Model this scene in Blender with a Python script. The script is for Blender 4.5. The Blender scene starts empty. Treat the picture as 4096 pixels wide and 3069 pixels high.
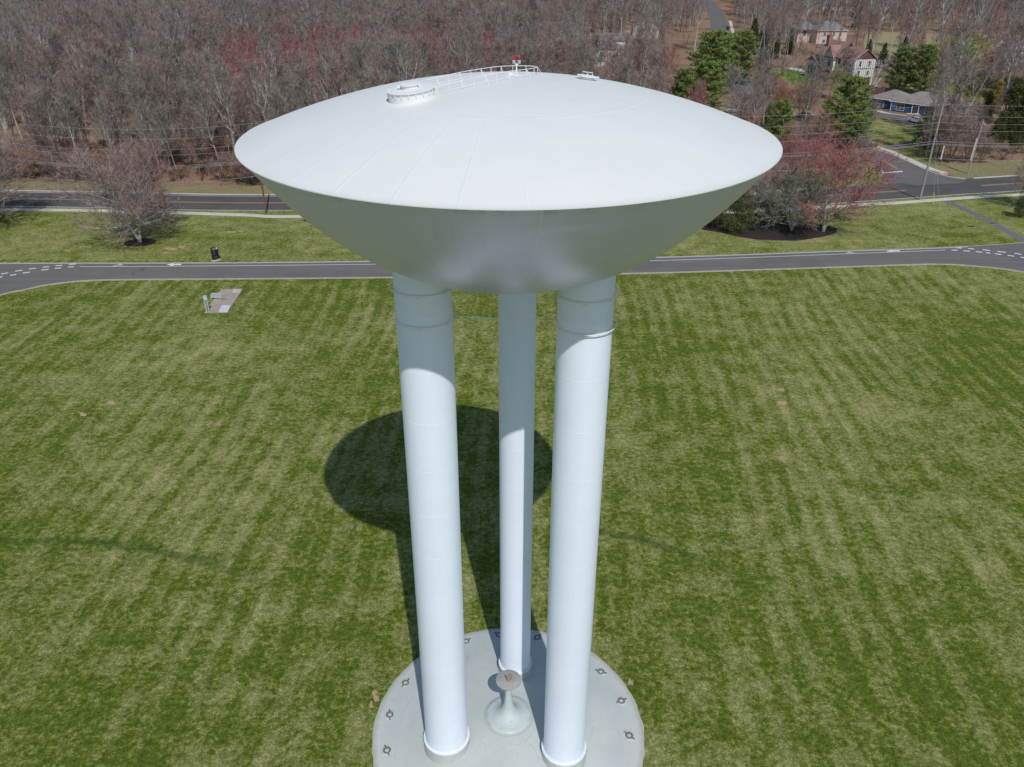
import bpy, math, random
import numpy as np
from mathutils import Vector, Matrix

# ------------------------------------------------------------------ camera, sky, sun, exposure
SC = bpy.context.scene
COL = SC.collection
R_ = math.radians
CAM = Vector((0.0, 0.0, 40.1526))
PITCH, ROLL, FOC = 0.4975, 0.00271, 3263.02
cam_d = bpy.data.cameras.new('camera'); cam = bpy.data.objects.new('camera', cam_d); COL.objects.link(cam)
cam_d.sensor_width = 36.0; cam_d.sensor_fit = 'HORIZONTAL'; cam_d.lens = 36.0 * FOC / 4096.0
cam_d.clip_start = 0.5; cam_d.clip_end = 6000
cam.matrix_world = Matrix.Translation(CAM) @ Matrix.Rotation(math.pi/2 - PITCH, 4, 'X') @ Matrix.Rotation(ROLL, 4, 'Z')
SC.camera = cam

SUNV = Vector((6.10, -27.61, 33.69)).normalized()      # towards the sun
elev = math.asin(SUNV.z); azim = math.atan2(SUNV.x, SUNV.y)
W = bpy.data.worlds.new('World'); SC.world = W; W.use_nodes = True
wn = W.node_tree.nodes; wn.clear()
sky = wn.new('ShaderNodeTexSky'); sky.sky_type = 'NISHITA'; sky.sun_disc = False
sky.sun_elevation = elev; sky.sun_rotation = azim; sky.air_density = 1.0; sky.dust_density = 0.4; sky.ozone_density = 1.6
bg = wn.new('ShaderNodeBackground'); bg.inputs['Strength'].default_value = 0.1
wo = wn.new('ShaderNodeOutputWorld')
W.node_tree.links.new(sky.outputs[0], bg.inputs['Color']); W.node_tree.links.new(bg.outputs[0], wo.inputs['Surface'])
sun_d = bpy.data.lights.new('sun', 'SUN'); sun_d.energy = 3.15; sun_d.angle = R_(0.53); sun_d.color = (1.0, 0.965, 0.925)
sun = bpy.data.objects.new('sun', sun_d); COL.objects.link(sun)
sun.rotation_euler = SUNV.to_track_quat('Z', 'Y').to_euler(); sun.location = (30, -60, 90)
SC.view_settings.view_transform = 'Standard'; SC.view_settings.look = 'None'
SC.view_settings.exposure = 0.0; SC.view_settings.gamma = 1.0
SC.render.engine = 'CYCLES'
SC.cycles.max_bounces = 5; SC.cycles.diffuse_bounces = 3; SC.cycles.glossy_bounces = 2
SC.cycles.transparent_max_bounces = 4; SC.cycles.caustics_reflective = False; SC.cycles.caustics_refractive = False

# ------------------------------------------------------------------ where things stand: surveyed points of the site
cp, sp_ = math.cos(PITCH), math.sin(PITCH)
cr, sr = math.cos(ROLL), math.sin(ROLL)
K = 4096.0 / 2212.0
def G(u, v, z=0.0):
    """plan position (x, y) of a surveyed point at height z"""
    x = (u*K - 2048.0)/FOC; y = -(v*K - 1534.5)/FOC
    x, y = cr*x - sr*y, sr*x + cr*y
    dx, dy, dz = x, cp + y*sp_, -sp_ + y*cp
    t = (z - CAM.z)/dz
    return (dx*t, dy*t)
def PJ(X, Y, Z):
    Z = Z - CAM.z
    dep = cp*Y - sp_*Z; up = sp_*Y + cp*Z
    x = X/dep; y = up/dep
    x, y = cr*x + sr*y, -sr*x + cr*y
    return (2048 + FOC*x)/K, (1534.5 - FOC*y)/K
def HT(u, v, vt):
    """height of a thing standing at (u, v) whose top reads at vt"""
    x, y = G(u, v); lo, hi = 0.0, 39.0
    for _ in range(40):
        m = (lo+hi)/2
        if PJ(x, y, m)[1] > vt: lo = m
        else: hi = m
    return lo
Z4 = lambda a, b: ((3072+a/2.16)*.54, b/2.16*.54)
Z3 = lambda a, b: ((2048+a/2.16)*.54, b/2.16*.54)

# ------------------------------------------------------------------ materials
MATS = {}
def new_mat(name):
    m = bpy.data.materials.new(name); m.use_nodes = True
    nt = m.node_tree; b = nt.nodes['Principled BSDF']
    MATS[name] = m
    return m, nt, b
def N(nt, t, **kw):
    n = nt.nodes.new(t)
    for k, v in kw.items(): setattr(n, k, v)
    return n
def L(nt, a, b): nt.links.new(a, b)
def noise(nt, vec, scale, detail=3, rough=.6, dist=0.0):
    n = N(nt, 'ShaderNodeTexNoise'); n.inputs['Scale'].default_value = scale
    n.inputs['Detail'].default_value = detail; n.inputs['Roughness'].default_value = rough; n.inputs['Distortion'].default_value = dist
    L(nt, vec, n.inputs['Vector']); return n.outputs['Fac']
def ramp(nt, fac, stops):
    r = N(nt, 'ShaderNodeValToRGB'); e = r.color_ramp.elements
    while len(e) < len(stops): e.new(0.5)
    for i, (p, c) in enumerate(stops):
        e[i].position = p; e[i].color = (*c, 1) if len(c) == 3 else c
    L(nt, fac, r.inputs['Fac']); return r.outputs['Color']
def rampf(nt, fac, a, b):
    m = N(nt, 'ShaderNodeMapRange'); m.inputs['From Min'].default_value = a; m.inputs['From Max'].default_value = b
    L(nt, fac, m.inputs['Value']); return m.outputs['Result']
def mix(nt, fac, a, b, mode='MIX'):
    m = N(nt, 'ShaderNodeMix', data_type='RGBA', blend_type=mode)
    if isinstance(fac, (int, float)): m.inputs[0].default_value = fac
    else: L(nt, fac, m.inputs[0])
    for i, c in ((6, a), (7, b)):
        if isinstance(c, tuple): m.inputs[i].default_value = (*c, 1)
        else: L(nt, c, m.inputs[i])
    return m.outputs[2]
def math_(nt, op, a, b=None, c=None):
    m = N(nt, 'ShaderNodeMath', operation=op)
    for i, v in enumerate((a, b, c)):
        if v is None: continue
        if isinstance(v, (int, float)): m.inputs[i].default_value = v
        else: L(nt, v, m.inputs[i])
    return m.outputs[0]
def pos(nt): return N(nt, 'ShaderNodeNewGeometry').outputs['Position']
def obj(nt): return N(nt, 'ShaderNodeTexCoord').outputs['Object']
def bump(nt, b, h, strength=.3, dist=.05):
    n = N(nt, 'ShaderNodeBump'); n.inputs['Strength'].default_value = strength; n.inputs['Distance'].default_value = dist
    L(nt, h, n.inputs['Height']); L(nt, n.outputs[0], b.inputs['Normal'])
def mat(name, c1, c2=None, scale=3.0, rough=.7, spec=.3, bmp=0.0, detail=3, metal=0.0, where='pos'):
    if name in MATS: return MATS[name]
    m, nt, b = new_mat(name)
    c2 = c2 or tuple(x*.85 for x in c1)
    vec = pos(nt) if where == 'pos' else obj(nt)
    f = noise(nt, vec, scale, detail)
    L(nt, ramp(nt, f, [(.3, c1), (.7, c2)]), b.inputs['Base Color'])
    b.inputs['Roughness'].default_value = rough; b.inputs['Specular IOR Level'].default_value = spec; b.inputs['Metallic'].default_value = metal
    if bmp: bump(nt, b, f, bmp)
    return m

def grass_mat(name, stripes, tan=0.5, dark=(.078,.116,.016), green=(.132,.178,.022), light=(.24,.275,.062), straw=(.46,.425,.20), bare=(.36,.26,.16)):
    m, nt, b = new_mat(name)
    P = pos(nt)
    nbig = noise(nt, P, .045, 3, .55)
    nmid = noise(nt, P, .42, 7, .62)
    nfin = noise(nt, P, 2.4, 6, .78)
    ngr = noise(nt, P, 8.0, 4, .85)
    c = ramp(nt, nfin, [(.30, dark), (.50, green), (.68, light)])
    st = math_(nt, 'ADD', math_(nt, 'MULTIPLY', nmid, .60), math_(nt, 'MULTIPLY', nfin, .40))
    st = math_(nt, 'ADD', st, math_(nt, 'MULTIPLY', math_(nt, 'SUBTRACT', nbig, .5), .42))
    if stripes:
        mp = N(nt, 'ShaderNodeMapping'); mp.inputs['Rotation'].default_value = (0, 0, R_(3)); L(nt, P, mp.inputs[0])
        warp = noise(nt, P, .025, 1, .5)
        s2 = N(nt, 'ShaderNodeSeparateXYZ'); L(nt, mp.outputs[0], s2.inputs[0])
        x = math_(nt, 'ADD', s2.outputs[0], math_(nt, 'MULTIPLY', warp, 5.0))
        w1 = math_(nt, 'SINE', math_(nt, 'MULTIPLY', x, 2*math.pi/1.75))
        w2 = math_(nt, 'SINE', math_(nt, 'MULTIPLY', x, 2*math.pi/4.6))
        cs = N(nt, 'ShaderNodeCombineXYZ'); L(nt, math_(nt, 'MULTIPLY', x, .95), cs.inputs[0]); L(nt, math_(nt, 'MULTIPLY', s2.outputs[1], .12), cs.inputs[1])
        streak = noise(nt, cs.outputs[0], 1.0, 3, .6)
        amp = rampf(nt, noise(nt, P, .06, 2, .5), .36, .60)
        wave = math_(nt, 'MULTIPLY', math_(nt, 'ADD', math_(nt, 'MULTIPLY', w1, .055), math_(nt, 'MULTIPLY', w2, .030)), amp)
        st = math_(nt, 'ADD', st, wave)
        st = math_(nt, 'ADD', st, math_(nt, 'MULTIPLY', math_(nt, 'SUBTRACT', streak, .5), .27))
    lo = (.62 if stripes else .60) - .12*tan
    c = mix(nt, math_(nt, 'MULTIPLY', rampf(nt, st, lo - .14, lo + .17), .88), c, straw)
    dk = math_(nt, 'SUBTRACT', 1.0, rampf(nt, st, min(.36, lo-.20), lo - .10))
    c = mix(nt, math_(nt, 'MULTIPLY', dk, .45), c, dark)
    if stripes:
        sx = N(nt, 'ShaderNodeSeparateXYZ'); L(nt, P, sx.inputs[0])
        for cx_, cy_, r_, w_, xl, xh in ((-36., 8., 40.7, .55, -60, -15), (2., 30., 20.6, .6, 2, 19), (-36., 8., 35.5, .4, -60, -30)):
            dd = math_(nt, 'SQRT', math_(nt, 'ADD', math_(nt, 'POWER', math_(nt, 'SUBTRACT', sx.outputs[0], cx_), 2.0), math_(nt, 'POWER', math_(nt, 'SUBTRACT', sx.outputs[1], cy_), 2.0)))
            dd = math_(nt, 'ADD', dd, math_(nt, 'MULTIPLY', math_(nt, 'SUBTRACT', nmid, .5), 1.2))
            k_ = math_(nt, 'SUBTRACT', 1.0, rampf(nt, math_(nt, 'ABSOLUTE', math_(nt, 'SUBTRACT', dd, r_)), w_*.3, w_))
            k_ = math_(nt, 'MULTIPLY', k_, math_(nt, 'MULTIPLY', math_(nt, 'MULTIPLY', rampf(nt, sx.outputs[0], xl, xl+6), math_(nt, 'SUBTRACT', 1.0, rampf(nt, sx.outputs[0], xh-8, xh))), math_(nt, 'GREATER_THAN', sx.outputs[1], 36.0)))
            c = mix(nt, math_(nt, 'MULTIPLY', k_, .62), c, (.055,.105,.022))
    br = rampf(nt, noise(nt, P, .21, 5, .66), .72, .80)
    c = mix(nt, math_(nt, 'MULTIPLY', br, .6), c, bare)
    grain = math_(nt, 'MULTIPLY', rampf(nt, ngr, .36, .64), rampf(nt, nfin, .2, .62))
    c = mix(nt, 1.0, c, ramp(nt, grain, [(0.0, (.42,.42,.38)), (.45, (.92,.92,.92)), (1.0, (1.55,1.52,1.48))]), 'MULTIPLY')
    L(nt, c, b.inputs['Base Color']); b.inputs['Roughness'].default_value = .95; b.inputs['Specular IOR Level'].default_value = .08
    bump(nt, b, math_(nt, 'ADD', nfin, math_(nt, 'MULTIPLY', ngr, .7)), .8, .10)
    return m
grass_mat('lawn_grass', True, .35)
grass_mat('verge_grass', False, .62)
grass_mat('green_grass', False, .1, green=(.07,.16,.015), light=(.10,.21,.03))
grass_mat('dry_grass', False, 1.9, straw=(.33,.28,.17))
grass_mat('field_grass', False, 2.8, straw=(.40,.33,.20))

def litter_mat():
    m, nt, b = new_mat('leaf_litter'); P = pos(nt)
    a = noise(nt, P, .06, 3, .55); f = noise(nt, P, 1.3, 6, .75); g = noise(nt, P, 6, 3, .8)
    c = ramp(nt, f, [(.28, (.17,.10,.07)), (.5, (.33,.21,.145)), (.72, (.50,.35,.235))])
    c = mix(nt, rampf(nt, a, .45, .62), c, ramp(nt, f, [(.3, (.12,.085,.05)), (.7, (.27,.20,.12))]))
    c = mix(nt, rampf(nt, g, .3, .7), mix(nt, .35, c, (.03,.02,.015)), c)
    L(nt, c, b.inputs['Base Color']); b.inputs['Roughness'].default_value = 1.0; b.inputs['Specular IOR Level'].default_value = .05
    bump(nt, b, f, .8, .2)
litter_mat()
def asphalt(name, c, tone=.012):
    m, nt, b = new_mat(name); P = pos(nt)
    a = noise(nt, P, .25, 4, .6); f = noise(nt, P, 9, 4, .8)
    vo = N(nt, 'ShaderNodeTexVoronoi', feature='DISTANCE_TO_EDGE'); vo.inputs['Scale'].default_value = .16
    wv = N(nt, 'ShaderNodeVectorMath', operation='ADD'); nn = N(nt, 'ShaderNodeTexNoise'); nn.inputs['Scale'].default_value = .8; L(nt, P, nn.inputs['Vector'])
    sc = N(nt, 'ShaderNodeVectorMath', operation='SCALE'); sc.inputs['Scale'].default_value = 2.2; L(nt, nn.outputs['Color'], sc.inputs[0])
    L(nt, P, wv.inputs[0]); L(nt, sc.outputs[0], wv.inputs[1]); L(nt, wv.outputs[0], vo.inputs['Vector'])
    col = ramp(nt, a, [(.3, tuple(x-tone for x in c)), (.7, tuple(x+tone for x in c))])
    mp = N(nt, 'ShaderNodeMapping'); mp.inputs['Scale'].default_value = (.05, 1.1, 1); L(nt, P, mp.inputs[0])
    wear = rampf(nt, noise(nt, mp.outputs[0], 1.0, 4, .6), .42, .62)
    col = mix(nt, math_(nt, 'MULTIPLY', wear, .45), col, tuple(x*.72 for x in c))
    v2 = N(nt, 'ShaderNodeTexVoronoi'); v2.inputs['Scale'].default_value = .11; L(nt, mp.outputs[0], v2.inputs['Vector'])
    pt = math_(nt, 'MULTIPLY', math_(nt, 'GREATER_THAN', noise(nt, P, .13, 2, .5), .60), .28)
    col = mix(nt, pt, col, tuple(x*.68 for x in c))
    col = mix(nt, rampf(nt, f, .3, .7), mix(nt, .25, col, (.02,.02,.022)), col)
    crack = math_(nt, 'MULTIPLY', math_(nt, 'SUBTRACT', 1.0, rampf(nt, vo.outputs['Distance'], .0, .012)), rampf(nt, noise(nt, P, .1, 2), .55, .65))
    col = mix(nt, math_(nt, 'MULTIPLY', crack, .6), col, (.03,.03,.033))
    L(nt, col, b.inputs['Base Color']); b.inputs['Roughness'].default_value = .85; b.inputs['Specular IOR Level'].default_value = .25
    bump(nt, b, f, .3, .02)
asphalt('drive_asphalt', (.175,.168,.158)); asphalt('road_asphalt', (.112,.108,.104)); asphalt('street_asphalt', (.165,.160,.155))
mat('path_asphalt', (.13,.13,.14), (.17,.17,.175), 3)
mat('kerb_concrete', (.46,.43,.38), (.56,.53,.47), 2)
mat('kerb_stone', (.36,.30,.25), (.46,.41,.35), 1.5)
mat('walk_concrete', (.50,.47,.40), (.60,.57,.49), .5)
mat('white_paint', (.62,.62,.61), (.74,.74,.73), 2)
mat('worn_yellow', (.52,.25,.12), (.46,.33,.20), .12)
mat('mulch', (.030,.022,.020), (.055,.042,.038), 3, .95, .1, .6)
mat('red_mulch', (.22,.10,.07), (.14,.07,.05), 2, .95, .1)
mat('bare_soil', (.34,.23,.14), (.42,.32,.20), 2, .95, .1)

WHITE = (.70,.75,.78)
def tank_paint(name, base, kind, rough=.45):
    m, nt, b = new_mat(name); O = obj(nt)
    s = N(nt, 'ShaderNodeSeparateXYZ'); L(nt, O, s.inputs[0]); x, y, z = s.outputs
    r = math_(nt, 'SQRT', math_(nt, 'ADD', math_(nt, 'MULTIPLY', x, x), math_(nt, 'MULTIPLY', y, y)))
    ang = math_(nt, 'ARCTAN2', y, x)
    def line(v, at, w): return math_(nt, 'SUBTRACT', 1.0, rampf(nt, math_(nt, 'ABSOLUTE', math_(nt, 'SUBTRACT', v, at)), w*.35, w))
    def every(v, per, w, off=0.0):
        f = math_(nt, 'SUBTRACT', math_(nt, 'FRACT', math_(nt, 'ADD', math_(nt, 'DIVIDE', v, per), off)), .5)
        return math_(nt, 'SUBTRACT', 1.0, rampf(nt, math_(nt, 'ABSOLUTE', math_(nt, 'MULTIPLY', f, per)), w*.35, w))
    big = noise(nt, O, .35, 4, .6); fine = noise(nt, O, 2.5, 5, .7)
    c = mix(nt, rampf(nt, big, .3, .7), base, tuple(v*.955 for v in base))
    c = mix(nt, math_(nt, 'MULTIPLY', rampf(nt, fine, .45, .75), .25), c, tuple(v*.93 for v in base))
    if kind == 'dome':
        out = rampf(nt, r, 5.08, 5.12)
        arc = math_(nt, 'MULTIPLY', every(math_(nt, 'MULTIPLY', ang, 1.0), 2*math.pi/32, .0042, .2), out)
        ch1 = math_(nt, 'MULTIPLY', math_(nt, 'MAXIMUM', line(math_(nt, 'ADD', y, math_(nt, 'MULTIPLY', x, .10)), -2.35, .05), line(math_(nt, 'ADD', y, math_(nt, 'MULTIPLY', x, .05)), .35, .05)), math_(nt, 'SUBTRACT', 1.0, out))
        seam = math_(nt, 'MAXIMUM', math_(nt, 'MAXIMUM', line(r, 5.1, .045), arc), ch1)
        c = mix(nt, math_(nt, 'MULTIPLY', math_(nt, 'MULTIPLY', seam, rampf(nt, noise(nt, O, .18, 2, .5), .35, .65)), .30), c, (.84,.86,.86))
        L(nt, c, b.inputs['Base Color']); bump(nt, b, math_(nt, 'ADD', math_(nt, 'MULTIPLY', seam, .02), math_(nt, 'MULTIPLY', noise(nt, O, .22, 3, .5), .25)), .35, 1.0)
    elif kind == 'bowl':
        zc = line(z, -4.05, .05)
        upper = rampf(nt, z, -4.1, -4.0)
        arc = math_(nt, 'MAXIMUM', math_(nt, 'MULTIPLY', every(ang, 2*math.pi/16, .008, .25), upper), math_(nt, 'MULTIPLY', every(ang, 2*math.pi/8, .010, .125), math_(nt, 'SUBTRACT', 1.0, upper)))
        seam = math_(nt, 'MAXIMUM', zc, arc)
        # run-down grime below the rim edge
        cv = N(nt, 'ShaderNodeCombineXYZ'); L(nt, math_(nt, 'MULTIPLY', ang, 26.0), cv.inputs[0]); L(nt, math_(nt, 'MULTIPLY', z, .35), cv.inputs[1])
        run = rampf(nt, noise(nt, cv.outputs[0], 1.0, 4, .7), .50, .75)
        c = mix(nt, math_(nt, 'MULTIPLY', run, .14), c, (.36,.40,.46))
        rim = math_(nt, 'MULTIPLY', rampf(nt, z, -.35, 0.0), rampf(nt, noise(nt, O, 1.2, 4, .7), .5, .68))
        c = mix(nt, math_(nt, 'MULTIPLY', rim, .55), c, (.20,.19,.15))
        c = mix(nt, math_(nt, 'MULTIPLY', math_(nt, 'MULTIPLY', seam, rampf(nt, noise(nt, O, .6, 3, .6), .40, .60)), .30), c, (.80,.86,.92))
        L(nt, c, b.inputs['Base Color']); bump(nt, b, math_(nt, 'ADD', math_(nt, 'MULTIPLY', seam, .007), math_(nt, 'MULTIPLY', noise(nt, O, .5, 3, .5), .12)), .35, 1.0)
    elif kind == 'leg':
        seam = every(z, 2.42, .03, .3)
        vs = math_(nt, 'MULTIPLY', line(x, .08, .02), math_(nt, 'LESS_THAN', y, 0.0))
        seam = math_(nt, 'MAXIMUM', seam, math_(nt, 'MULTIPLY', vs, .3))
        c = mix(nt, math_(nt, 'MULTIPLY', seam, .55), c, (.90,.93,.95)); gr = math_(nt, 'MULTIPLY', math_(nt, 'SUBTRACT', 1.0, rampf(nt, z, 1.5, 5.0)), rampf(nt, noise(nt, O, 1.4, 5, .75), .5, .7)); c = mix(nt, math_(nt, 'MULTIPLY', gr, .22), c, (.50,.50,.46))
        L(nt, c, b.inputs['Base Color']); bump(nt, b, math_(nt, 'ADD', math_(nt, 'MULTIPLY', seam, .012), math_(nt, 'MULTIPLY', noise(nt, O, .5, 3, .5), .05)), .3, 1.0)
    elif kind == 'flange':
        sp = rampf(nt, noise(nt, O, 3.2, 3, .6), .66, .70)
        c = mix(nt, sp, c, (.52,.27,.08)); L(nt, c, b.inputs['Base Color'])
    elif kind == 'vent':
        sp = rampf(nt, noise(nt, O, 6, 4, .7), .5, .7)
        c = mix(nt, math_(nt, 'MULTIPLY', sp, .35), c, (.60,.61,.58)); L(nt, c, b.inputs['Base Color'])
    else:
        L(nt, c, b.inputs['Base Color'])
    b.inputs['Roughness'].default_value = rough; b.inputs['Specular IOR Level'].default_value = .45
    if kind == 'bowl': b.inputs['Metallic'].default_value = .25
    return m
tank_paint('dome_paint', (.725,.74,.715), 'dome', .5)
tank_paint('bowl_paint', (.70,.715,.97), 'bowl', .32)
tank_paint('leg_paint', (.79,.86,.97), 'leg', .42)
tank_paint('flange_paint', (.76,.77,.77), 'flange', .5)
tank_paint('white_steel', (.78,.79,.78), 'plain', .5)
tank_paint('vent_paint', (.74,.75,.73), 'vent', .5)

def pad_mat():
    m, nt, b = new_mat('pad_coating'); O = obj(nt)
    big = noise(nt, O, .3, 4, .65); f = noise(nt, O, 3, 5, .7)
    c = ramp(nt, big, [(.3, (.44,.485,.46)), (.7, (.53,.565,.535))])
    cv = N(nt, 'ShaderNodeMapping'); cv.inputs['Scale'].default_value = (1, .35, 1); cv.inputs['Rotation'].default_value = (0, 0, .6); L(nt, O, cv.inputs[0])
    st = rampf(nt, noise(nt, cv.outputs[0], .9, 6, .72, .6), .60, .72)
    c = mix(nt, math_(nt, 'MULTIPLY', st, .40), c, (.30,.29,.25))
    c = mix(nt, math_(nt, 'MULTIPLY', rampf(nt, f, .5, .75), .15), c, (.28,.31,.30))
    s3 = N(nt, 'ShaderNodeSeparateXYZ'); L(nt, O, s3.inputs[0])
    rr3 = math_(nt, 'SQRT', math_(nt, 'ADD', math_(nt, 'MULTIPLY', s3.outputs[0], s3.outputs[0]), math_(nt, 'MULTIPLY', s3.outputs[1], s3.outputs[1])))
    wob3 = math_(nt, 'ADD', rr3, math_(nt, 'MULTIPLY', math_(nt, 'SUBTRACT', f, .5), .5))
    c = mix(nt, math_(nt, 'MULTIPLY', rampf(nt, wob3, 7.45, 7.75), .75), c, (.30,.31,.22))
    c = mix(nt, math_(nt, 'MULTIPLY', rampf(nt, wob3, 6.6, 7.5), .22), c, (.60,.60,.54))
    ring3 = math_(nt, 'SUBTRACT', 1.0, rampf(nt, math_(nt, 'ABSOLUTE', math_(nt, 'SUBTRACT', rr3, 1.42)), .01, .05))
    c = mix(nt, math_(nt, 'MULTIPLY', ring3, .35), c, (.25,.28,.26))
    v3 = N(nt, 'ShaderNodeTexVoronoi', feature='DISTANCE_TO_EDGE'); v3.inputs['Scale'].default_value = .34
    w3 = N(nt, 'ShaderNodeTexNoise'); w3.inputs['Scale'].default_value = 1.2; L(nt, O, w3.inputs['Vector']); a3 = N(nt, 'ShaderNodeVectorMath', operation='ADD'); L(nt, O, a3.inputs[0]); L(nt, w3.outputs['Color'], a3.inputs[1]); L(nt, a3.outputs[0], v3.inputs['Vector'])
    ck = math_(nt, 'MULTIPLY', math_(nt, 'SUBTRACT', 1.0, rampf(nt, v3.outputs['Distance'], 0.0, .012)), rampf(nt, big, .48, .60))
    c = mix(nt, math_(nt, 'MULTIPLY', ck, .40), c, (.22,.23,.21))
    L(nt, c, b.inputs['Base Color']); b.inputs['Roughness'].default_value = .6; b.inputs['Specular IOR Level'].default_value = .35
    bump(nt, b, f, .15, .03)
pad_mat()
def ped_mat():
    m, nt, b = new_mat('pedestal_coating'); O = obj(nt)
    c = ramp(nt, noise(nt, O, 1.5, 4, .6), [(.3, (.44,.50,.485)), (.7, (.51,.565,.545))])
    mp = N(nt, 'ShaderNodeMapping'); mp.inputs['Scale'].default_value = (1.6, 1.6, .6); L(nt, O, mp.inputs[0])
    ch = rampf(nt, noise(nt, mp.outputs[0], 5.0, 3, .55), .665, .69)
    c = mix(nt, ch, c, (.16,.18,.18)); L(nt, c, b.inputs['Base Color']); b.inputs['Roughness'].default_value = .6
ped_mat()
mat('grey_slate', (.29,.285,.275), (.37,.365,.355), 2, .8, .2, where='obj')
mat('rust_cap', (.26,.18,.15), (.34,.28,.26), 2, .7, .4, where='obj')
mat('rusty_clip', (.10,.045,.03), (.17,.07,.05), 8, .7, .3)
mat('dark_glass', (.05,.055,.06), (.07,.075,.08), 4, .15, .6)
mat('dark_steel', (.13,.13,.13), (.20,.19,.18), 12, .5, .4); mat('galvanised', (.42,.46,.48), (.50,.54,.56), 5, .45, .5, metal=.3)
mat('blue_steel', (.42,.52,.58), (.48,.57,.62), 3, .5, .5)
mat('slab_concrete', (.30,.245,.20), (.40,.35,.30), 1.1, .9, .2, detail=6)
mat('slab_edge', (.50,.46,.38), None, 2)
mat('hatch_steel', (.52,.55,.58), (.58,.60,.62), 2, .5, .4)
mat('black_panel', (.008,.008,.009), (.012,.012,.013), 2, .35, .4)
mat('sign_grey', (.16,.165,.17), None, 2); mat('sign_white', (.60,.60,.63), None, 2)
mat('sign_ochre', (.35,.24,.13), None, 2); mat('sign_mauve', (.45,.30,.32), None, 2)
mat('black_iron', (.015,.015,.016), None, 2, .6)
mat('grey_wood', (.26,.23,.20), (.36,.33,.29), 3, .9, .1, where='obj')
mat('brown_wood', (.13,.075,.05), (.19,.12,.085), 3, .9, .1, where='obj')
mat('wire_metal', (.40,.40,.39), None, 2, .5, .4); mat('yellow_plastic', (.65,.55,.06), None, 2)
m, nt, b = new_mat('red_lens'); b.inputs['Base Color'].default_value = (.45,.01,.02,1); b.inputs['Roughness'].default_value = .15; b.inputs['Specular IOR Level'].default_value = .7
mat('lamp_grey', (.45,.46,.47), None, 3, .5)
# bark and twigs: tone drifts from tree to tree with place
def bark(name, c1, c2, big=.09, dark=.55):
    m, nt, b = new_mat(name); P = pos(nt)
    f = noise(nt, P, big, 2, .5); g = noise(nt, P, 1.7, 2, .6)
    c = ramp(nt, f, [(.36, c1), (.64, c2)])
    c = mix(nt, rampf(nt, g, .3, .7), mix(nt, 1-dark, c, (.01,.008,.008)), c)
    L(nt, c, b.inputs['Base Color']); b.inputs['Roughness'].default_value = .9; b.inputs['Specular IOR Level'].default_value = .12
bark('bark_grey', (.30,.27,.24), (.40,.37,.33))
bark('bark_dark', (.13,.11,.10), (.20,.17,.155))
bark('bark_pale', (.50,.47,.43), (.60,.57,.53))
bark('bark_white', (.66,.66,.64), (.76,.76,.74), .5, .75)
bark('twig_grey', (.28,.245,.21), (.34,.30,.265))
bark('twig_mauve', (.36,.25,.235), (.38,.285,.26))
bark('twig_red', (.40,.145,.145), (.45,.20,.185))
bark('twig_rust', (.46,.24,.15), (.42,.27,.20))
bark('twig_olive', (.25,.25,.17), (.31,.30,.22))
bark('twig_pale', (.48,.43,.41), (.54,.50,.48))
def leafy(name, c1, c2, c3):
    m, nt, b = new_mat(name); P = pos(nt)
    f = noise(nt, P, .9, 3, .6)
    L(nt, ramp(nt, f, [(.3, c1), (.5, c2), (.7, c3)]), b.inputs['Base Color'])
    b.inputs['Roughness'].default_value = .7; b.inputs['Specular IOR Level'].default_value = .25
leafy('needles_bright', (.10,.135,.032), (.18,.232,.060), (.26,.32,.09))
leafy('needles_mid', (.08,.112,.033), (.15,.20,.06), (.215,.265,.085))
leafy('needles_dark', (.03,.048,.018), (.055,.08,.03), (.09,.12,.045))
leafy('needles_olive', (.045,.052,.016), (.085,.092,.026), (.14,.14,.045))
leafy('needles_gold', (.16,.14,.03), (.30,.24,.05), (.40,.31,.07))
leafy('willow_leaf', (.22,.23,.06), (.34,.36,.10), (.44,.45,.15))
# building finishes
def siding(name, c, horiz=.2, axis=2):
    m, nt, b = new_mat(name); O = obj(nt)
    s = N(nt, 'ShaderNodeSeparateXYZ'); L(nt, O, s.inputs[0])
    f = math_(nt, 'FRACT', math_(nt, 'DIVIDE', s.outputs[axis], horiz))
    c_ = mix(nt, rampf(nt, f, .0, .16), tuple(v*.62 for v in c), c)
    c_ = mix(nt, math_(nt, 'MULTIPLY', noise(nt, O, 1.2, 4), .2), c_, tuple(v*.7 for v in c))
    L(nt, c_, b.inputs['Base Color']); b.inputs['Roughness'].default_value = .7
siding('blue_siding', (.025,.075,.20)); siding('white_siding', (.66,.66,.64), .25); siding('cream_siding', (.52,.50,.42), .25)
siding('brown_shingle', (.12,.06,.05), .3); siding('grey_siding', (.42,.42,.41), .25); siding('fence_board', (.10,.055,.05), .18, 0)
def shingles(name, c):
    m, nt, b = new_mat(name); O = obj(nt)
    f = noise(nt, O, 3.2, 5, .8); a = noise(nt, O, .5, 3)
    s = N(nt, 'ShaderNodeSeparateXYZ'); L(nt, O, s.inputs[0])
    rows = rampf(nt, math_(nt, 'FRACT', math_(nt, 'DIVIDE', s.outputs[2], .16)), 0, .25)
    cc = ramp(nt, f, [(.3, tuple(v*.72 for v in c)), (.7, tuple(v*1.2 for v in c))])
    cc = mix(nt, rampf(nt, a, .3, .7), cc, mix(nt, .3, cc, (.5,.45,.42)))
    cc = mix(nt, math_(nt, 'MULTIPLY', math_(nt, 'SUBTRACT', 1.0, rows), .35), cc, tuple(v*.4 for v in c))
    L(nt, cc, b.inputs['Base Color']); b.inputs['Roughness'].default_value = .9; bump(nt, b, f, .4, .03)
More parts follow.
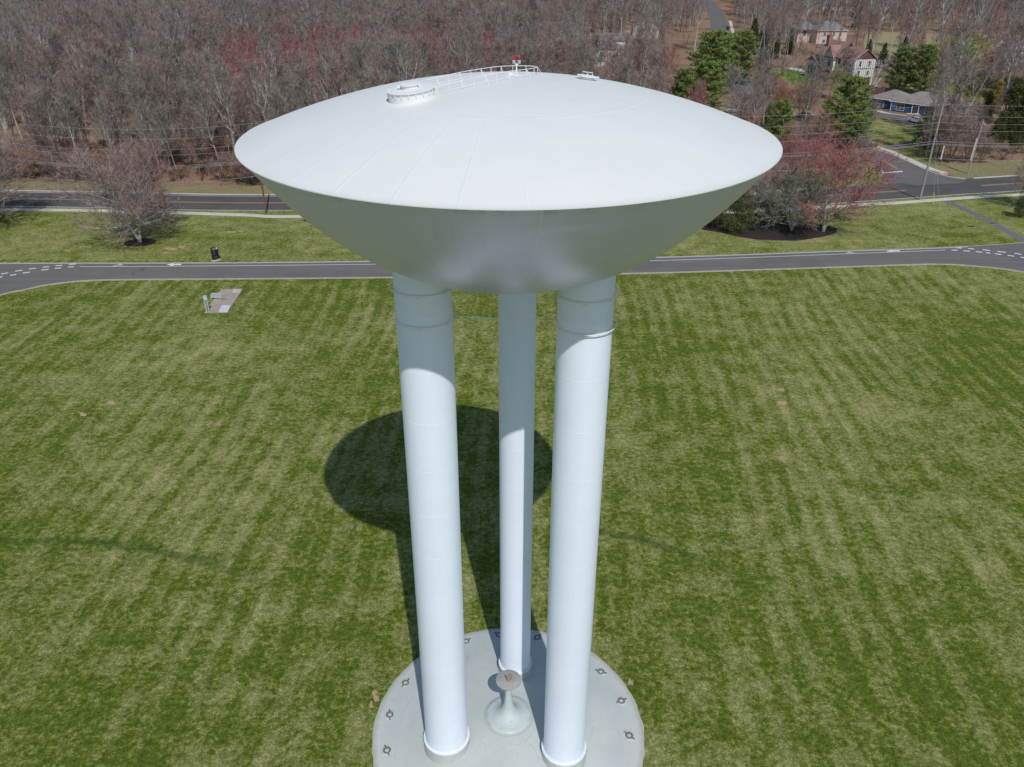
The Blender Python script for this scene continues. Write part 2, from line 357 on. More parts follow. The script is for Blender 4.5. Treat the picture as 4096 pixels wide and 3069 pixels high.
shingles('taupe_shingles', (.20,.17,.16)); shingles('red_shingles', (.235,.11,.085)); shingles('slate_shingles', (.13,.15,.15)); shingles('dark_shingles', (.085,.075,.07)); shingles('pale_shingles', (.36,.37,.37))
mat('stucco', (.66,.65,.62), (.74,.73,.70), 1); mat('timber', (.03,.02,.02), None, 2); mat('brick', (.26,.13,.10), (.34,.20,.16), 3)
mat('pink_brick', (.56,.42,.38), (.62,.50,.46), 2); mat('trim_white', (.68,.68,.67), None, 1); mat('garage_white', (.70,.70,.68), None, 1)
mat('stone_step', (.40,.37,.33), (.50,.46,.41), 2); mat('brown_door', (.12,.06,.04), None, 2); mat('orange_plastic', (.70,.28,.05), None, 2)
mat('car_white', (.72,.74,.75), None, 1, .25, .6); mat('car_silver', (.48,.49,.50), None, 1, .3, .6, metal=.5); mat('tyre', (.02,.02,.02), None, 1); mat('rim_metal', (.45,.46,.47), None, 3, .35, .5, metal=.7)
mat('lamp_glass', (.55,.55,.5), None, 3, .2, .5); mat('tail_red', (.35,.02,.02), None, 3, .3); mat('cabinet_green', (.44,.47,.43), None, 2); mat('bin_dark', (.03,.035,.045), None, 2)
mat('blister_white', (.80,.82,.83), None, 3, .5)

# ------------------------------------------------------------------ mesh and naming helpers
class MB:
    def __init__(s): s.v = []; s.f = []; s.m = []
    def add(s, vs, fs, mi=0):
        o = len(s.v); s.v += [tuple(v) for v in vs]; s.f += [tuple(i+o for i in f) for f in fs]; s.m += [mi]*len(fs); return s
    def box(s, c, d, mi=0, rz=0.0):
        cx, cy, cz = c; a, b_, h = d[0]/2, d[1]/2, d[2]/2; ca, sa = math.cos(rz), math.sin(rz)
        vs = [(cx+x*a*ca-y*b_*sa, cy+x*a*sa+y*b_*ca, cz+z*h) for z in (-1, 1) for x, y in ((-1,-1),(1,-1),(1,1),(-1,1))]
        return s.add(vs, [(3,2,1,0),(4,5,6,7),(0,1,5,4),(1,2,6,5),(2,3,7,6),(3,0,4,7)], mi)
    def prism(s, pts, z0, z1, mi=0):
        n = len(pts); vs = [(x, y, z0) for x, y in pts] + [(x, y, z1) for x, y in pts]
        return s.add(vs, [tuple(range(n-1, -1, -1)), tuple(range(n, 2*n))] + [(i, (i+1) % n, n+(i+1) % n, n+i) for i in range(n)], mi)
    def lathe(s, prof, n=48, c=(0, 0, 0), mi=0, a0=0.0, a1=2*math.pi):
        full = abs(a1-a0-2*math.pi) < 1e-6; k = n if full else n+1; vs = []
        for r, z in prof:
            for i in range(k):
                a = a0+(a1-a0)*i/n; vs.append((c[0]+r*math.cos(a), c[1]+r*math.sin(a), c[2]+z))
        fs = []
        for j in range(len(prof)-1):
            for i in range(n):
                i2 = (i+1) % k if full else i+1
                fs.append((j*k+i, j*k+i2, (j+1)*k+i2, (j+1)*k+i))
        return s.add(vs, fs, mi)
    def tube(s, pts, r, n=6, mi=0, closed=False, caps=True):
        pts = [Vector(p) for p in pts]; m = len(pts); vs = []
        for i, p in enumerate(pts):
            a = pts[(i-1) % m] if closed or i > 0 else p; b_ = pts[(i+1) % m] if closed or i < m-1 else p
            d = (b_-a).normalized(); up = Vector((0, 0, 1)) if abs(d.z) < .9 else Vector((1, 0, 0))
            e = d.cross(up).normalized(); g = e.cross(d)
            rr = r[i] if isinstance(r, (list, tuple)) else r
            for k in range(n):
                t = 2*math.pi*k/n; vs.append(p+(e*math.cos(t)+g*math.sin(t))*rr)
        fs = []
        for i in range(m if closed else m-1):
            for k in range(n):
                i2 = (i+1) % m; fs.append((i*n+k, i*n+(k+1) % n, i2*n+(k+1) % n, i2*n+k))
        if caps and not closed: fs += [tuple(range(n-1, -1, -1)), tuple((m-1)*n+k for k in range(n))]
        return s.add(vs, fs, mi)
    def build(s, name, mats, parent=None, smooth=False, loc=None):
        me = bpy.data.meshes.new(name); me.from_pydata(s.v, [], s.f)
        for m in ([mats] if isinstance(mats, str) else mats): me.materials.append(MATS[m])
        if any(s.m): me.polygons.foreach_set('material_index', s.m)
        if smooth:
            me.polygons.foreach_set('use_smooth', [True]*len(me.polygons))
            if smooth != 'all': me.set_sharp_from_angle(angle=R_(35))
        me.update()
        o = bpy.data.objects.new(name, me); COL.objects.link(o)
        if parent is not None: o.parent = parent
        if loc is not None: o.location = loc
        return o
def tag(o, label=None, cat=None, group=None, kind=None):
    for k, v in (('label', label), ('category', cat), ('group', group), ('kind', kind)):
        if v: o[k] = v
    return o
def thing(name, loc, rz, label, cat, group=None, scale=1.0):
    o = bpy.data.objects.new(name, None); COL.objects.link(o); o.location = loc; o.rotation_euler = (0, 0, rz); o.scale = (scale,)*3
    o.empty_display_size = .3
    return tag(o, label, cat, group)
def dup(src, loc, rz, scale=None, label=None, group=None):
    c = src.copy(); COL.objects.link(c); c.location = loc; c.rotation_euler = (0, 0, rz)
    if scale: c.scale = scale if isinstance(scale, tuple) else (scale,)*3
    if label: c['label'] = label
    if group: c['group'] = group
    for ch in KIDS.get(src.name, []) :
        d = ch.copy(); COL.objects.link(d); d.parent = c
        for g in KIDS.get(ch.name, []):
            e = g.copy(); COL.objects.link(e); e.parent = d
    return c
KIDS = {}
def learn(root):
    KIDS[root.name] = list(root.children)
    for c in root.children: KIDS[c.name] = list(c.children)
    return root
def catmull(pts, per=8):
    P = [Vector((*p, 0)) for p in pts]; P = [2*P[0]-P[1]] + P + [2*P[-1]-P[-2]]; out = []
    for i in range(1, len(P)-2):
        a, b_, c, d = P[i-1:i+3]
        for k in range(per):
            t = k/per; out.append((.5*((2*b_)+(c-a)*t+(2*a-5*b_+4*c-d)*t*t+(3*b_-a-3*c+d)*t**3)).to_2d())
    out.append(P[-2].to_2d()); return out
def off(line, d):
    out = []
    for i, p in enumerate(line):
        a = line[max(i-1, 0)]; b_ = line[min(i+1, len(line)-1)]; t = (b_-a).normalized()
        out.append(p+Vector((-t.y, t.x))*d)
    return out
def ribbon(mb, A, B, z, mi=0):
    n = len(A); mb.add([(p.x, p.y, z) for p in A]+[(p.x, p.y, z) for p in B], [(i, n+i, n+i+1, i+1) for i in range(n-1)], mi)
def seg(line, t0, t1, k=4):
    """a piece of a polyline between two arc lengths"""
    cum = [0.0]
    for a, b_ in zip(line, line[1:]): cum.append(cum[-1]+(b_-a).length)
    def at(s):
        for i in range(len(cum)-1):
            if s <= cum[i+1] or i == len(cum)-2:
                return line[i].lerp(line[i+1], (s-cum[i])/max(cum[i+1]-cum[i], 1e-6))
    return [at(t0+(t1-t0)*i/k) for i in range(k+1)]
def length(line): return sum((b_-a).length for a, b_ in zip(line, line[1:]))
def sheet(name, poly, z, m, kind='structure', jitter=0.0, seed=0):
    """flat sheet with a slightly ragged outline"""
    P = [Vector(p) for p in poly]
    if jitter:
        rr = random.Random(seed); Q = []
        for i, a in enumerate(P):
            b_ = P[(i+1) % len(P)]; n = max(1, int((b_-a).length/1.2))
            n = min(n, 60)
            for k in range(n): Q.append(a.lerp(b_, k/n)+Vector((rr.uniform(-1, 1), rr.uniform(-1, 1)))*jitter)
        P = Q
    me = bpy.data.meshes.new(name)
    import mathutils.geometry as mg
    tri = mg.tessellate_polygon([[Vector((p.x, p.y, 0)) for p in P]])
    vs = [(p.x, p.y, z) for p in P]; fs = []
    for t in tri:
        a, b_, c = (P[i] for i in t)
        fs.append(t if (b_-a).cross(c-a) > 0 else t[::-1])
    me.from_pydata(vs, [], fs); me.materials.append(MATS[m]); me.update()
    o = bpy.data.objects.new(name, me); COL.objects.link(o); o['kind'] = kind
    return o
def inside(p, poly):
    x, y = p; c = False; n = len(poly)
    for i in range(n):
        x1, y1 = poly[i]; x2, y2 = poly[(i+1) % n]
        if (y1 > y) != (y2 > y) and x < (x2-x1)*(y-y1)/(y2-y1)+x1: c = not c
    return c

# ------------------------------------------------------------------ ground
g = MB(); S = 3000
g.add([(-S, -400, 0), (S, -400, 0), (S, S, 0), (-S, S, 0)], [(0, 1, 2, 3)]); tag(g.build('ground', 'lawn_grass'), kind='structure')

# main road ---------------------------------------------------------
top = [G(*p) for p in ((0,416.5),(250,419.5),(515,424.5))] ; bot = [G(*p) for p in ((0,441.5),(250,447),(515,452.5))]
def lerp2(a, b_, t): return (a[0]+(b_[0]-a[0])*t, a[1]+(b_[1]-a[1])*t)
cenL = [lerp2(t, b_, .5) for t, b_ in zip(top, bot)]
rt = [G(*p) for p in ((1610,423.5),(1707,415.5),(1890,403.5),(2056,392),(2212,383))]; rb = [G(*p) for p in ((1610,449),(1720,441.5),(1890,429.5),(2056,418.5),(2212,408.5))]
cenR = [lerp2(t, b_, .5) for t, b_ in zip(rt, rb)]
cen = [lerp2(cenL[0], cenL[-1], -1.4)] + cenL + [lerp2(cenL[-1], cenR[0], .5)] + cenR
d = (cenR[-1][0]-cenR[-3][0], cenR[-1][1]-cenR[-3][1]); cen.append((cenR[-1][0]+d[0]*2.5, cenR[-1][1]+d[1]*2.5))
CL = catmull(cen, 10); HW = 4.75
mb = MB(); ribbon(mb, off(CL, HW), off(CL, -HW), .006); tag(mb.build('main_road', 'road_asphalt'), kind='structure')
def strip(name, line, d0, d1, z, m, h=0.0):
    mb = MB(); A = off(line, d0); B = off(line, d1)
    if h:
        n = len(A); vs = [(p.x, p.y, 0) for p in A]+[(p.x, p.y, h) for p in A]+[(p.x, p.y, h) for p in B]+[(p.x, p.y, 0) for p in B]
        fs = []
        for i in range(n-1): fs += [(i, n+i, n+i+1, i+1), (n+i, 2*n+i, 2*n+i+1, n+i+1), (2*n+i, 3*n+i, 3*n+i+1, 2*n+i+1)]
        mb.add(vs, fs)
    else: ribbon(mb, A, B, z)
    return tag(mb.build(name, m), kind='structure')
LCL = length(CL)
def idx_of(line, x): return min(range(len(line)), key=lambda i: abs(line[i].x-x))
jx0, jx1 = 62.0, 90.0       # the side street opens here on the far side
i0, i1 = idx_of(CL, jx0), idx_of(CL, jx1)
strip('road_kerb', CL[:i0], HW, HW+.35, 0, 'kerb_concrete', .13)
strip('road_kerb', CL[i1:], HW, HW+.35, 0, 'kerb_concrete', .13)
strip('edge_line', CL[:i0], HW-.55, HW-.70, .0105, 'white_paint')
strip('edge_line', CL[i1+3:], HW-.55, HW-.70, .0105, 'white_paint')
strip('edge_line', CL, -HW+.12, -HW+.30, .0105, 'white_paint')
ja, jb = idx_of(CL, 74), idx_of(CL, 88)
for a, b_ in ((0, ja), (jb, len(CL))):
    strip('centre_line', CL[a:b_], .10, .28, .0105, 'worn_yellow'); strip('centre_line', CL[a:b_], -.28, -.10, .0105, 'worn_yellow')
# pavement on the near side
pv = [G(*p) for p in ((0,453),(227,456),(515,464.5),(640,468.5))]; pr = [G(*p) for p in ((1610,458),(1760,449.5),(1866,442.5),(1944,438.5),(2076,428.5),(2179,422.5))]
SW = catmull([lerp2(pv[0], pv[1], -2)] + pv + [lerp2(pv[-1], pr[0], .5)] + pr + [lerp2(pr[-2], pr[-1], 3)], 8)
strip('pavement', SW, .78, -.78, .03, 'walk_concrete')
# grass by the roads
VF = [Vector(G(-300, 569)), Vector(G(2500, 500))]
def zone(pts): return [G(*p) for p in pts]
sheet('verge', [(-160, 112), (-60, 110.3), (-30, 110.3), (60, 115.6), (130, 130), (260, 190), (260, 235)] + [tuple(p) for p in reversed(off(CL, -HW-.02))][:0] + [(130, 176), (80, 151.2), (40, 139.5), (0, 134), (-60, 137), (-160, 141)], .003, 'verge_grass')
# woodland floor beyond the road
far = off(CL, HW+.37)
fl = [tuple(p) for p in far]
sheet('woodland_floor', [(-900, fl[0][1])] + fl + [(900, fl[-1][1]+60), (1500, 2200), (-1500, 2200)], .003, 'leaf_litter')
# rough grass strip between road and woods
def band(name, a, b_, w0, w1, m, z, seed):
    A = off(CL[a:b_], HW+.36); rr = random.Random(seed); B = [p+Vector((0, 1))*rr.uniform(w0, w1) for p in A]
    mb = MB(); ribbon(mb, B, A, z); tag(mb.build(name, m), kind='structure')
band('roadside_grass', 0, i0-3, 4.5, 7.0, 'dry_grass', .007, 3)
sheet('roadside_grass', zone([(2062,384),(2110,386.5),(2150,384.5),(2230,379),(2300,376),(2300,345),(2210,346),(2130,349),(2060,352),(2010,352),(1985,345),(1975,352),(2010,364),(2056,378)]), .007, 'dry_grass', jitter=.25)
# drive ---------------------------------------------------------------
dt = [G(*p) for p in ((-400,580),(-120,571),(0,569),(300,568.5),(594,567),(1000,562),(1422,556),(1806,543),(2043,535),(2212,525),(2420,508),(2700,480))]
db = [G(*p) for p in ((-400,830),(-120,682),(0,638),(54,626),(107,615),(188,606.5),(295,604),(594,602),(1000,597.5),(1404,590),(1696,581),(1952,572.5),(2025,571),(2098,574.5),(2212,588),(2420,630),(2700,700))]
DT, DB = catmull(dt, 8), catmull(db, 8)
sheet('drive_road', [tuple(p) for p in DT] + [tuple(p) for p in reversed(DB)], .009, 'drive_asphalt')
strip('drive_kerb', DB, .0, -.28, 0, 'kerb_stone', .10)
strip('drive_edging', DT, .0, .22, .014, 'kerb_stone')
a0 = idx_of(DT, G(172, 569)[0]); a1 = idx_of(DT, G(2043, 535)[0])
strip('edge_line', DT[:a1+3], -.10, -.24, .0145, 'white_paint')
lane = catmull([G(*p) for p in ((172,576.3),(300,576),(594,573.5),(1000,569),(1414,563.3),(1806,549.5),(2043,540.5))], 8)
strip('lane_line', lane, -.07, .07, .0145, 'white_paint')
def mark(pts_uv, name='road_marking', z=.0145, m='white_paint'):
    pts = [G(*p) for p in pts_uv]; a = sum(pts[i][0]*pts[(i+1) % len(pts)][1]-pts[(i+1) % len(pts)][0]*pts[i][1] for i in range(len(pts)))
    if a < 0: pts = pts[::-1]
    mb = MB(); mb.add([(x, y, z) for x, y in pts], [tuple(range(len(pts)))]); tag(mb.build(name, m), kind='structure')
za = lambda x, y: (x*.2685, 324+y*.2685)
zb = lambda x, y: ((3600+x/3.68)*.54, (750+y/3.68)*.54)
def dash(a, b_):
    mark([(a[0], a[1]-.9), (b_[0], b_[1]-.9), (b_[0], b_[1]+.7), (a[0], a[1]+.7)], 'dash_marking')
for (x0, x1, y0, y1) in ((640,700,916,914),(555,610,922,919),(447,503,934,930),(343,396,945,941),(232,290,960,953),(122,180,977,969),(10,66,1000,990),
                         (547,596,943,941),(440,492,955,951),(332,392,968,962),(182,240,992,985),(80,132,1011,1003),(-20,20,1030,1020)):
    dash(za(x0, y0), za(x1, y1))
for (x0, x1, y0, y1) in ((820,912,889,896),(1005,1092,902,909),(1217,1328,919,931),(1437,1560,943,959),(1685,1790,973,989),(757,848,925,927),(933,1030,935,941),(1117,1207,948,956),
                         (1263,1332,963,970),(1395,1492,978,990),(1585,1685,1001,1016),(1775,1880,1028,1044)):
    dash(zb(x0, y0), zb(x1, y1))
def arrow(u, v, k=1.0, sl=0.0):
    f = lambda a, c: (u+a*k, v+c*k+sl*a)
    mark([f(-16, .3), f(3, -3.6), f(0, -1.4), f(16, -1.4), f(15, 1.4), f(-1, 1.4), f(-2, 3.9)], 'arrow_marking')
arrow(376, 571.8); arrow(1929, 542.4, .95, -.033)
def bike(u, v, sl=0.0):          # a rider on a bicycle
    mb = MB(); c = Vector(G(u, v)); ax = Vector((1, .02 if not sl else .06)).normalized(); ay = Vector((-ax.y, ax.x))
    def P(a, b_): p = c+ax*a+ay*b_; return (p.x, p.y)
    def ring(a, b_, r):
        A = [Vector(P(a+r*math.cos(t), b_+r*math.sin(t))) for t in [2*math.pi*i/14 for i in range(15)]]
        B = [Vector(P(a+(r-.07)*math.cos(t), b_+(r-.07)*math.sin(t))) for t in [2*math.pi*i/14 for i in range(15)]]
        ribbon(mb, B, A, .0145)
    def bar(a, b_, w=.05):
        a, b_ = Vector(P(*a)), Vector(P(*b_)); t = (b_-a).normalized(); n = Vector((-t.y, t.x))*w
        mb.add([(q.x, q.y, .0145) for q in (a-n, b_-n, b_+n, a+n)], [(0, 1, 2, 3)])
    ring(-.42, -.25, .24); ring(.42, -.05, .24)
    for a, b_ in (((-.42,-.25),(-.1,.15)),((-.1,.15),(.3,.2)),((.3,.2),(.42,-.05)),((-.42,-.25),(0,-.2)),((0,-.2),(.3,.2)),((-.1,.15),(.0,.45)),((.0,.45),(.35,.3)),((-.1,.15),(.05,-.15))): bar(a, b_)
    ring(.12, .55, .11)
    tag(mb.build('cycle_marking', 'white_paint'), kind='structure')
bike(256, 573); bike(1835, 546, 1)
# side path on the right
pa = [G(*p) for p in ((2042,433),(2120,470),(2209,518),(2290,560))]
PT = catmull(pa, 6); strip('footpath', PT, .75, -.75, .013, 'path_asphalt')
# side street and junction ------------------------------------------------
junction = zone([(1905,392.5),(1908,382),(1905,373),(1894,358),(1862,345),(1836,337),(1800,330),(1806,310),(1831,311),(1851,303),(1880,321),(1930,337),(2000,369),(2030,378),(2058,384),(2090,388),(2080,395),(1980,400)])
sheet('side_street', junction, .010, 'street_asphalt')
up = catmull([G(1822, 320), (72, 203), (69, 230), (72, 270), (80, 330), (91, 385), (101, 431), (118, 511), (131, 581), (142, 646), (155, 760)], 8)
strip('residential_street', up, 4.6, -4.6, .008, 'street_asphalt')
strip('street_kerb', up[:10], -4.6, -4.9, 0, 'kerb_concrete', .12)
strip('street_pavement', [p for p in up if 400 < p.y < 520], -5.6, -7.2, .03, 'walk_concrete')
kb = [Vector(G(*p)) for p in ((1851,303),(1880,320.5),(1930,337),(2000,368.5),(2030,378.3),(2056,384),(2085,387.5))]
strip('street_kerb', catmull([tuple(p) for p in kb], 5), .0, .35, 0, 'kerb_concrete', .12)
strip('street_pavement', catmull([G(*p) for p in ((1868,300),(1893,317),(1930,329.5),(2000,361),(2042,374.5))], 5), .85, -.85, .03, 'walk_concrete')
sheet('tactile_paving', zone([(2028,374),(2047,375.5),(2049,378.8),(2034,378)]), .036, 'tail_red')
bpy.data.objects['tactile_paving'].data.materials[0] = mat('tactile_pink', (.62,.30,.28), None, 2)
mark([(1905,372.8),(1950,369.6),(1950,371.6),(1905,374.9)], 'stop_line', .016)
mark([(1901,345.3),(1904,344.7),(1939,363.8),(1936,364.6)], 'centre_line', .016, 'worn_yellow')
mark([(1897,356.5),(1899,356.5),(1909,373),(1907,374)], 'edge_line', .016)
# ranch driveway, lawns and yards
sheet('driveway', zone([(1838,235),(1868,233),(1905,244),(1960,251),(1975,258),(1985,272),(1965,272),(1930,258),(1880,246),(1845,243)]), .013, 'street_asphalt')
sheet('driveway', zone([(1886,321),(1930,314),(1968,305),(1992,309),(1990,318),(1950,320),(1912,326)]), .013, 'street_asphalt')
sheet('front_lawn', zone([(1868,297),(1890,319),(1925,313),(1965,304),(2010,300),(2000,275),(1962,273),(1925,260),(1880,250),(1868,262)]), .0065, 'verge_grass', jitter=.3)
sheet('front_lawn', zone([(1893,318),(1935,322),(1990,318),(2020,322),(2020,358),(2005,360),(1930,330),(1899,321)]), .0065, 'verge_grass', jitter=.2)
sheet('house_lawn', zone([(1863,228),(1875,233),(1925,245),(1950,252),(1910,246),(1868,236)]), .0065, 'green_grass')
sheet('house_lawn', zone([(1700,150),(1728,152),(1760,160),(1778,168),(1772,190),(1750,198),(1720,190),(1700,170)]), .0065, 'green_grass', jitter=.3)
sheet('front_lawn', zone([(1650,140),(1700,150),(1700,175),(1680,170),(1650,158)]), .0065, 'verge_grass', jitter=.3)
sheet('field', zone([(1870,76),(1900,69),(1960,71),(2040,76),(2060,84),(2020,100),(1960,118),(1900,118),(1865,105)]), .0065, 'field_grass', jitter=.6)
sheet('back_lawn', zone([(1930,192),(1990,172),(2060,172),(2120,190),(2150,210),(2100,228),(2040,222),(1960,205)]), .0065, 'verge_grass', jitter=.4)
sheet('front_lawn', zone([(1130,150),(1210,128),(1235,112),(1262,125),(1250,160),(1330,170),(1330,185),(1130,185)]), .0065, 'verge_grass', jitter=.4)
sheet('corner_lawn', zone([(1780,330),(1830,336),(1885,355),(1904,375),(1904,395),(1800,407),(1720,413),(1680,416),(1680,395),(1740,350)]), .0065, 'verge_grass', jitter=.3)
sheet('back_lawn', zone([(1800,190),(1850,190),(1862,230),(1840,238),(1800,235)]), .0075, 'verge_grass', jitter=.3)
sheet('front_walk', zone([(1695,144),(1727,147.5),(1740,152),(1762,159),(1768,166),(1780,170),(1765,163),(1735,156),(1695,148)]), .012, 'stone_step')
sheet('planting_bed', zone([(1722,143),(1770,152),(1800,170),(1800,180),(1760,160),(1722,149)]), .010, 'red_mulch', jitter=.1)
sheet('planting_bed', zone([(1860,205),(1920,205),(1915,218),(1870,222),(1850,214)]), .010, 'red_mulch', jitter=.2)
sheet('patio', zone([(1848,231),(1862,229),(1895,238),(1925,245),(1960,250),(1955,254),(1900,243),(1862,236)]), .011, 'walk_concrete')
# mulch beds and worn spots
x, y = G(303, 524)
sheet('mulch_bed', [(x+2.3*math.cos(t), y+2.0*math.sin(t)) for t in [i*math.pi/10 for i in range(20)]], .013, 'mulch', jitter=.12)
zr3 = lambda x, y: ((2600+x/1.4786)*.54, (600+y/1.4786)*.54)
sheet('mulch_bed', zone([zr3(*p) for p in ((250,455),(325,475),(420,490),(520,515),(640,532),(760,537),(860,538),(1000,520),(1090,500),(1110,465),(1000,440),(800,405),(600,375),(450,375),(300,410))]), .013, 'mulch', jitter=.12)
sheet('mulch_bed', zone([(650,476),(700,486),(760,500),(760,480),(700,470)]), .013, 'mulch', jitter=.12)
rs = random.Random(5)
for (u, v, w, h) in ((370,538,28,8),(392,534,18,7),(500,501,22,5),(520,500,12,4),(360,546,14,3),(116,536,10,3),(145,541,12,4),(810,1505,14,26),(803,1520,8,18),(1690,871,26,10),(1688,843,20,7),(1362,1475,6,14),(2066,442,22,6),(1690,990,24,9),(800,660,8,3),(240,870,20,10),(180,895,18,8)):
    pts = []
    for i in range(16):
        t = i*math.pi/8; k = rs.uniform(.6, 1.1); pts.append(G(u+w*.5*k*math.cos(t), v+h*.5*k*math.sin(t)))
    sheet('bare_patch', pts, .005, 'bare_soil', jitter=.12, seed=int(u))

# ------------------------------------------------------------------ the water tower
TX, TY, ZR, RR = -.1435, 31.902, 33.694, 10.0
PADX, PADY, PADR = -.15, 31.96, 7.81
def pad_z(x, y):
    r = math.hypot(x-PADX, y-PADY)
    return max(.10, 1.25*(1-(r/PADR)**1.25)+.10)
rp = random.Random(2); prof = []
mb = MB(); rs_ = [7.81, 7.3, 6.5, 5.5, 4.5, 3.5, 2.5, 1.5, .7, .01]; n = 120; vs = []
wob = [rp.uniform(-.04, .04) for _ in range(n)]
for j, r in enumerate([7.81]+rs_):
    for i in range(n):
        rr = r+(wob[i] if j < 2 else 0); z = 0.0 if j == 0 else 1.25*(1-(min(rr, PADR)/PADR)**1.25)+.10
        vs.append((rr*math.cos(2*math.pi*i/n), rr*math.sin(2*math.pi*i/n), z))
mb.add(vs, [(j*n+i, j*n+(i+1) % n, (j+1)*n+(i+1) % n, (j+1)*n+i) for j in range(len(rs_)) for i in range(n)])
pad = mb.build('concrete_pad', 'pad_coating', smooth=True, loc=(PADX, PADY, 0))
tag(pad, 'round pale grey-green coated concrete pad under the water tower', 'pad')

tower = thing('water_tower', (TX, TY, 0), 0, 'huge white lens-shaped water tank standing on three tall round legs', 'water tower')
dome_z = lambda r: 2.0*(1-(r/RR)**2)
bowl_z = lambda r: -5.5*(1-(r/RR)**2.5)
rr_ = [RR*(1-(1-k/40)**1.0) for k in range(41)]
mb = MB(); mb.lathe([(RR-.005, -.05), (RR+.03, -.035), (RR+.03, 0.0)] + [(max(r, .01), dome_z(r)) for r in reversed(rr_)], 200)
o = mb.build('dome', 'dome_paint', tower, smooth=True, loc=(0, 0, ZR))
mb = MB(); mb.lathe([(max(r, .01), bowl_z(r)) for r in rr_[:-1]] + [(RR-.01, -.03)], 200)
o = mb.build('bowl', 'bowl_paint', tower, smooth='all', loc=(0, 0, ZR))
AL = math.radians(-5.93); LEGS = []
for deg, rad in ((210, 1.155), (330, 1.11), (90, .90)):
    a = math.radians(deg)+AL; lx, ly = 3.745*math.cos(a), 3.745*math.sin(a); LEGS.append((lx, ly, rad))
    zb_ = pad_z(TX+lx, TY+ly)-.25; top_ = ZR+bowl_z(3.745+rad)+.6
    mb = MB(); mb.lathe([(rad, 1.48), (rad, top_)], 96)
    leg = mb.build('leg', 'leg_paint', tower, smooth=True, loc=(lx, ly, 0))
    rf = rad+.105
    mb = MB(); mb.lathe([(rf, zb_), (rf, 1.42), (rad-.05, 1.42)], 96, mi=0)
    mb.build('concrete_footing', 'pad_coating', leg, smooth=True)
    mb = MB(); mb.lathe([(rf+.005, 1.423), (rf+.01, 1.44), (rf+.01, 1.53), (rad+.09, 1.535), (rad+.085, 1.56), (rad+.002, 1.565)], 96)
    for k in range(36):
        t = 2*math.pi*k/36; mb.box(((rad+.055)*math.cos(t), (rad+.055)*math.sin(t), 1.575), (.035, .035, .03), rz=t)
    mb.build('base_flange', 'flange_paint', leg, smooth=True)
    for zz in (28.15, 26.82):
        mb = MB(); pr_ = rad+.165
        mb.tube([(pr_*math.cos(2*math.pi*i/48), pr_*math.sin(2*math.pi*i/48), zz) for i in range(48)], .022, 8, closed=True)
        for k in range(6):
            t = 2*math.pi*k/6+.52+AL
            c_, s_ = math.cos(t), math.sin(t)
            mb.tube([((rad-.01)*c_, (rad-.01)*s_, zz-.13), ((rad+.10)*c_, (rad+.10)*s_, zz-.13), (pr_*c_, pr_*s_, zz)], .018, 5)
            mb.box(((rad+.008)*c_, (rad+.008)*s_, zz-.13), (.02, .07, .09), rz=t)
        mb.build('service_ring', 'white_steel', leg, smooth=True)
# tie rods between the legs
for i in range(3):
    (x0, y0, r0), (x1, y1, r1) = LEGS[i], LEGS[(i+1) % 3]
    d = Vector((x1-x0, y1-y0, 0)).normalized(); A = Vector((x0, y0, 26.82))+d*(r0+.165); B = Vector((x1, y1, 26.82))-d*(r1+.165)
    mb = MB(); M = (A+B)/2-Vector((0, 0, .03)); mb.tube([A, M, B], .018, 6)
    q = A.lerp(B, .16); q2 = A.lerp(B, .24); mb.tube([q, q2], .034, 6)
    mb.build('tie_rod', 'white_steel', tower, smooth=True)
def on_dome(x, y): return ZR+2.0*(1-((x-TX)**2+(y-TY)**2)/RR**2)
# domed roof fittings --------------------------------------------------------
vx, vy = -3.5, 29.6; lx, ly = vx-TX, vy-TY; nrm = Vector((2*2*lx/RR**2, 2*2*ly/RR**2, 1)).normalized()
hv = bpy.data.objects.new('roof_vent', None); COL.objects.link(hv); hv.parent = tower; hv.location = (lx, ly, on_dome(vx, vy))
hv.rotation_euler = Vector((0, 0, 1)).rotation_difference(nrm.lerp(Vector((0, 0, 1)), .3)).to_euler()
mb = MB(); mb.lathe([(.80, -.12), (.80, .15), (.77, .15)], 64); mb.build('curb', 'white_steel', hv, smooth=True)
mb = MB(); mb.lathe([(.795, .13), (.795, .28)], 64)
for k in range(20):
    t = 2*math.pi*k/20; mb.box((.81*math.cos(t), .81*math.sin(t), .215), (.05, .03, .14), rz=t)
mb.build('louvre', 'vent_paint', hv, smooth=True)
mb = MB(); mb.lathe([(.74, .28), (.84, .275), (.84, .295), (.36, .315), (.01, .315)], 64); mb.build('lid', 'white_steel', hv, smooth=True)
mb = MB(); mb.lathe([(.31, .32), (.31, .43), (.35, .43), (.35, .455), (.01, .47)], 40); mb.box((-.38, -.05, .40), (.12, .10, .09)); mb.box((.33, -.12, .40), (.04, .05, .15)); mb.build('hatch', 'white_steel', hv, smooth=True)
hx, hy = 2.82, 32.94; nrm = Vector((.04*(hx-TX), .04*(hy-TY), 1)).normalized()
mh = bpy.data.objects.new('roof_manhole', None); COL.objects.link(mh); mh.parent = tower; mh.location = (hx-TX, hy-TY, on_dome(hx, hy)-.02)
mh.rotation_euler = Vector((0, 0, 1)).rotation_difference(nrm).to_euler()
mb = MB(); mb.lathe([(.27, 0), (.27, .13), (.25, .13)], 40); mb.build('neck', 'white_steel', mh, smooth=True)
mb = MB(); mb.lathe([(.27, .13), (.40, .13), (.40, .16), (.01, .18)], 40); mb.box((.40, 0, .14), (.12, .09, .05)); mb.build('lid', 'white_steel', mh, smooth=True)
for dx in (-.10, .10):
    mb = MB(); mb.tube([(dx-.085, -.05, .17), (dx-.085, -.05, .28), (dx+.085, -.05, .28), (dx+.085, -.05, .17)], .016, 6); mb.build('handle', 'white_steel', mh, smooth=True)
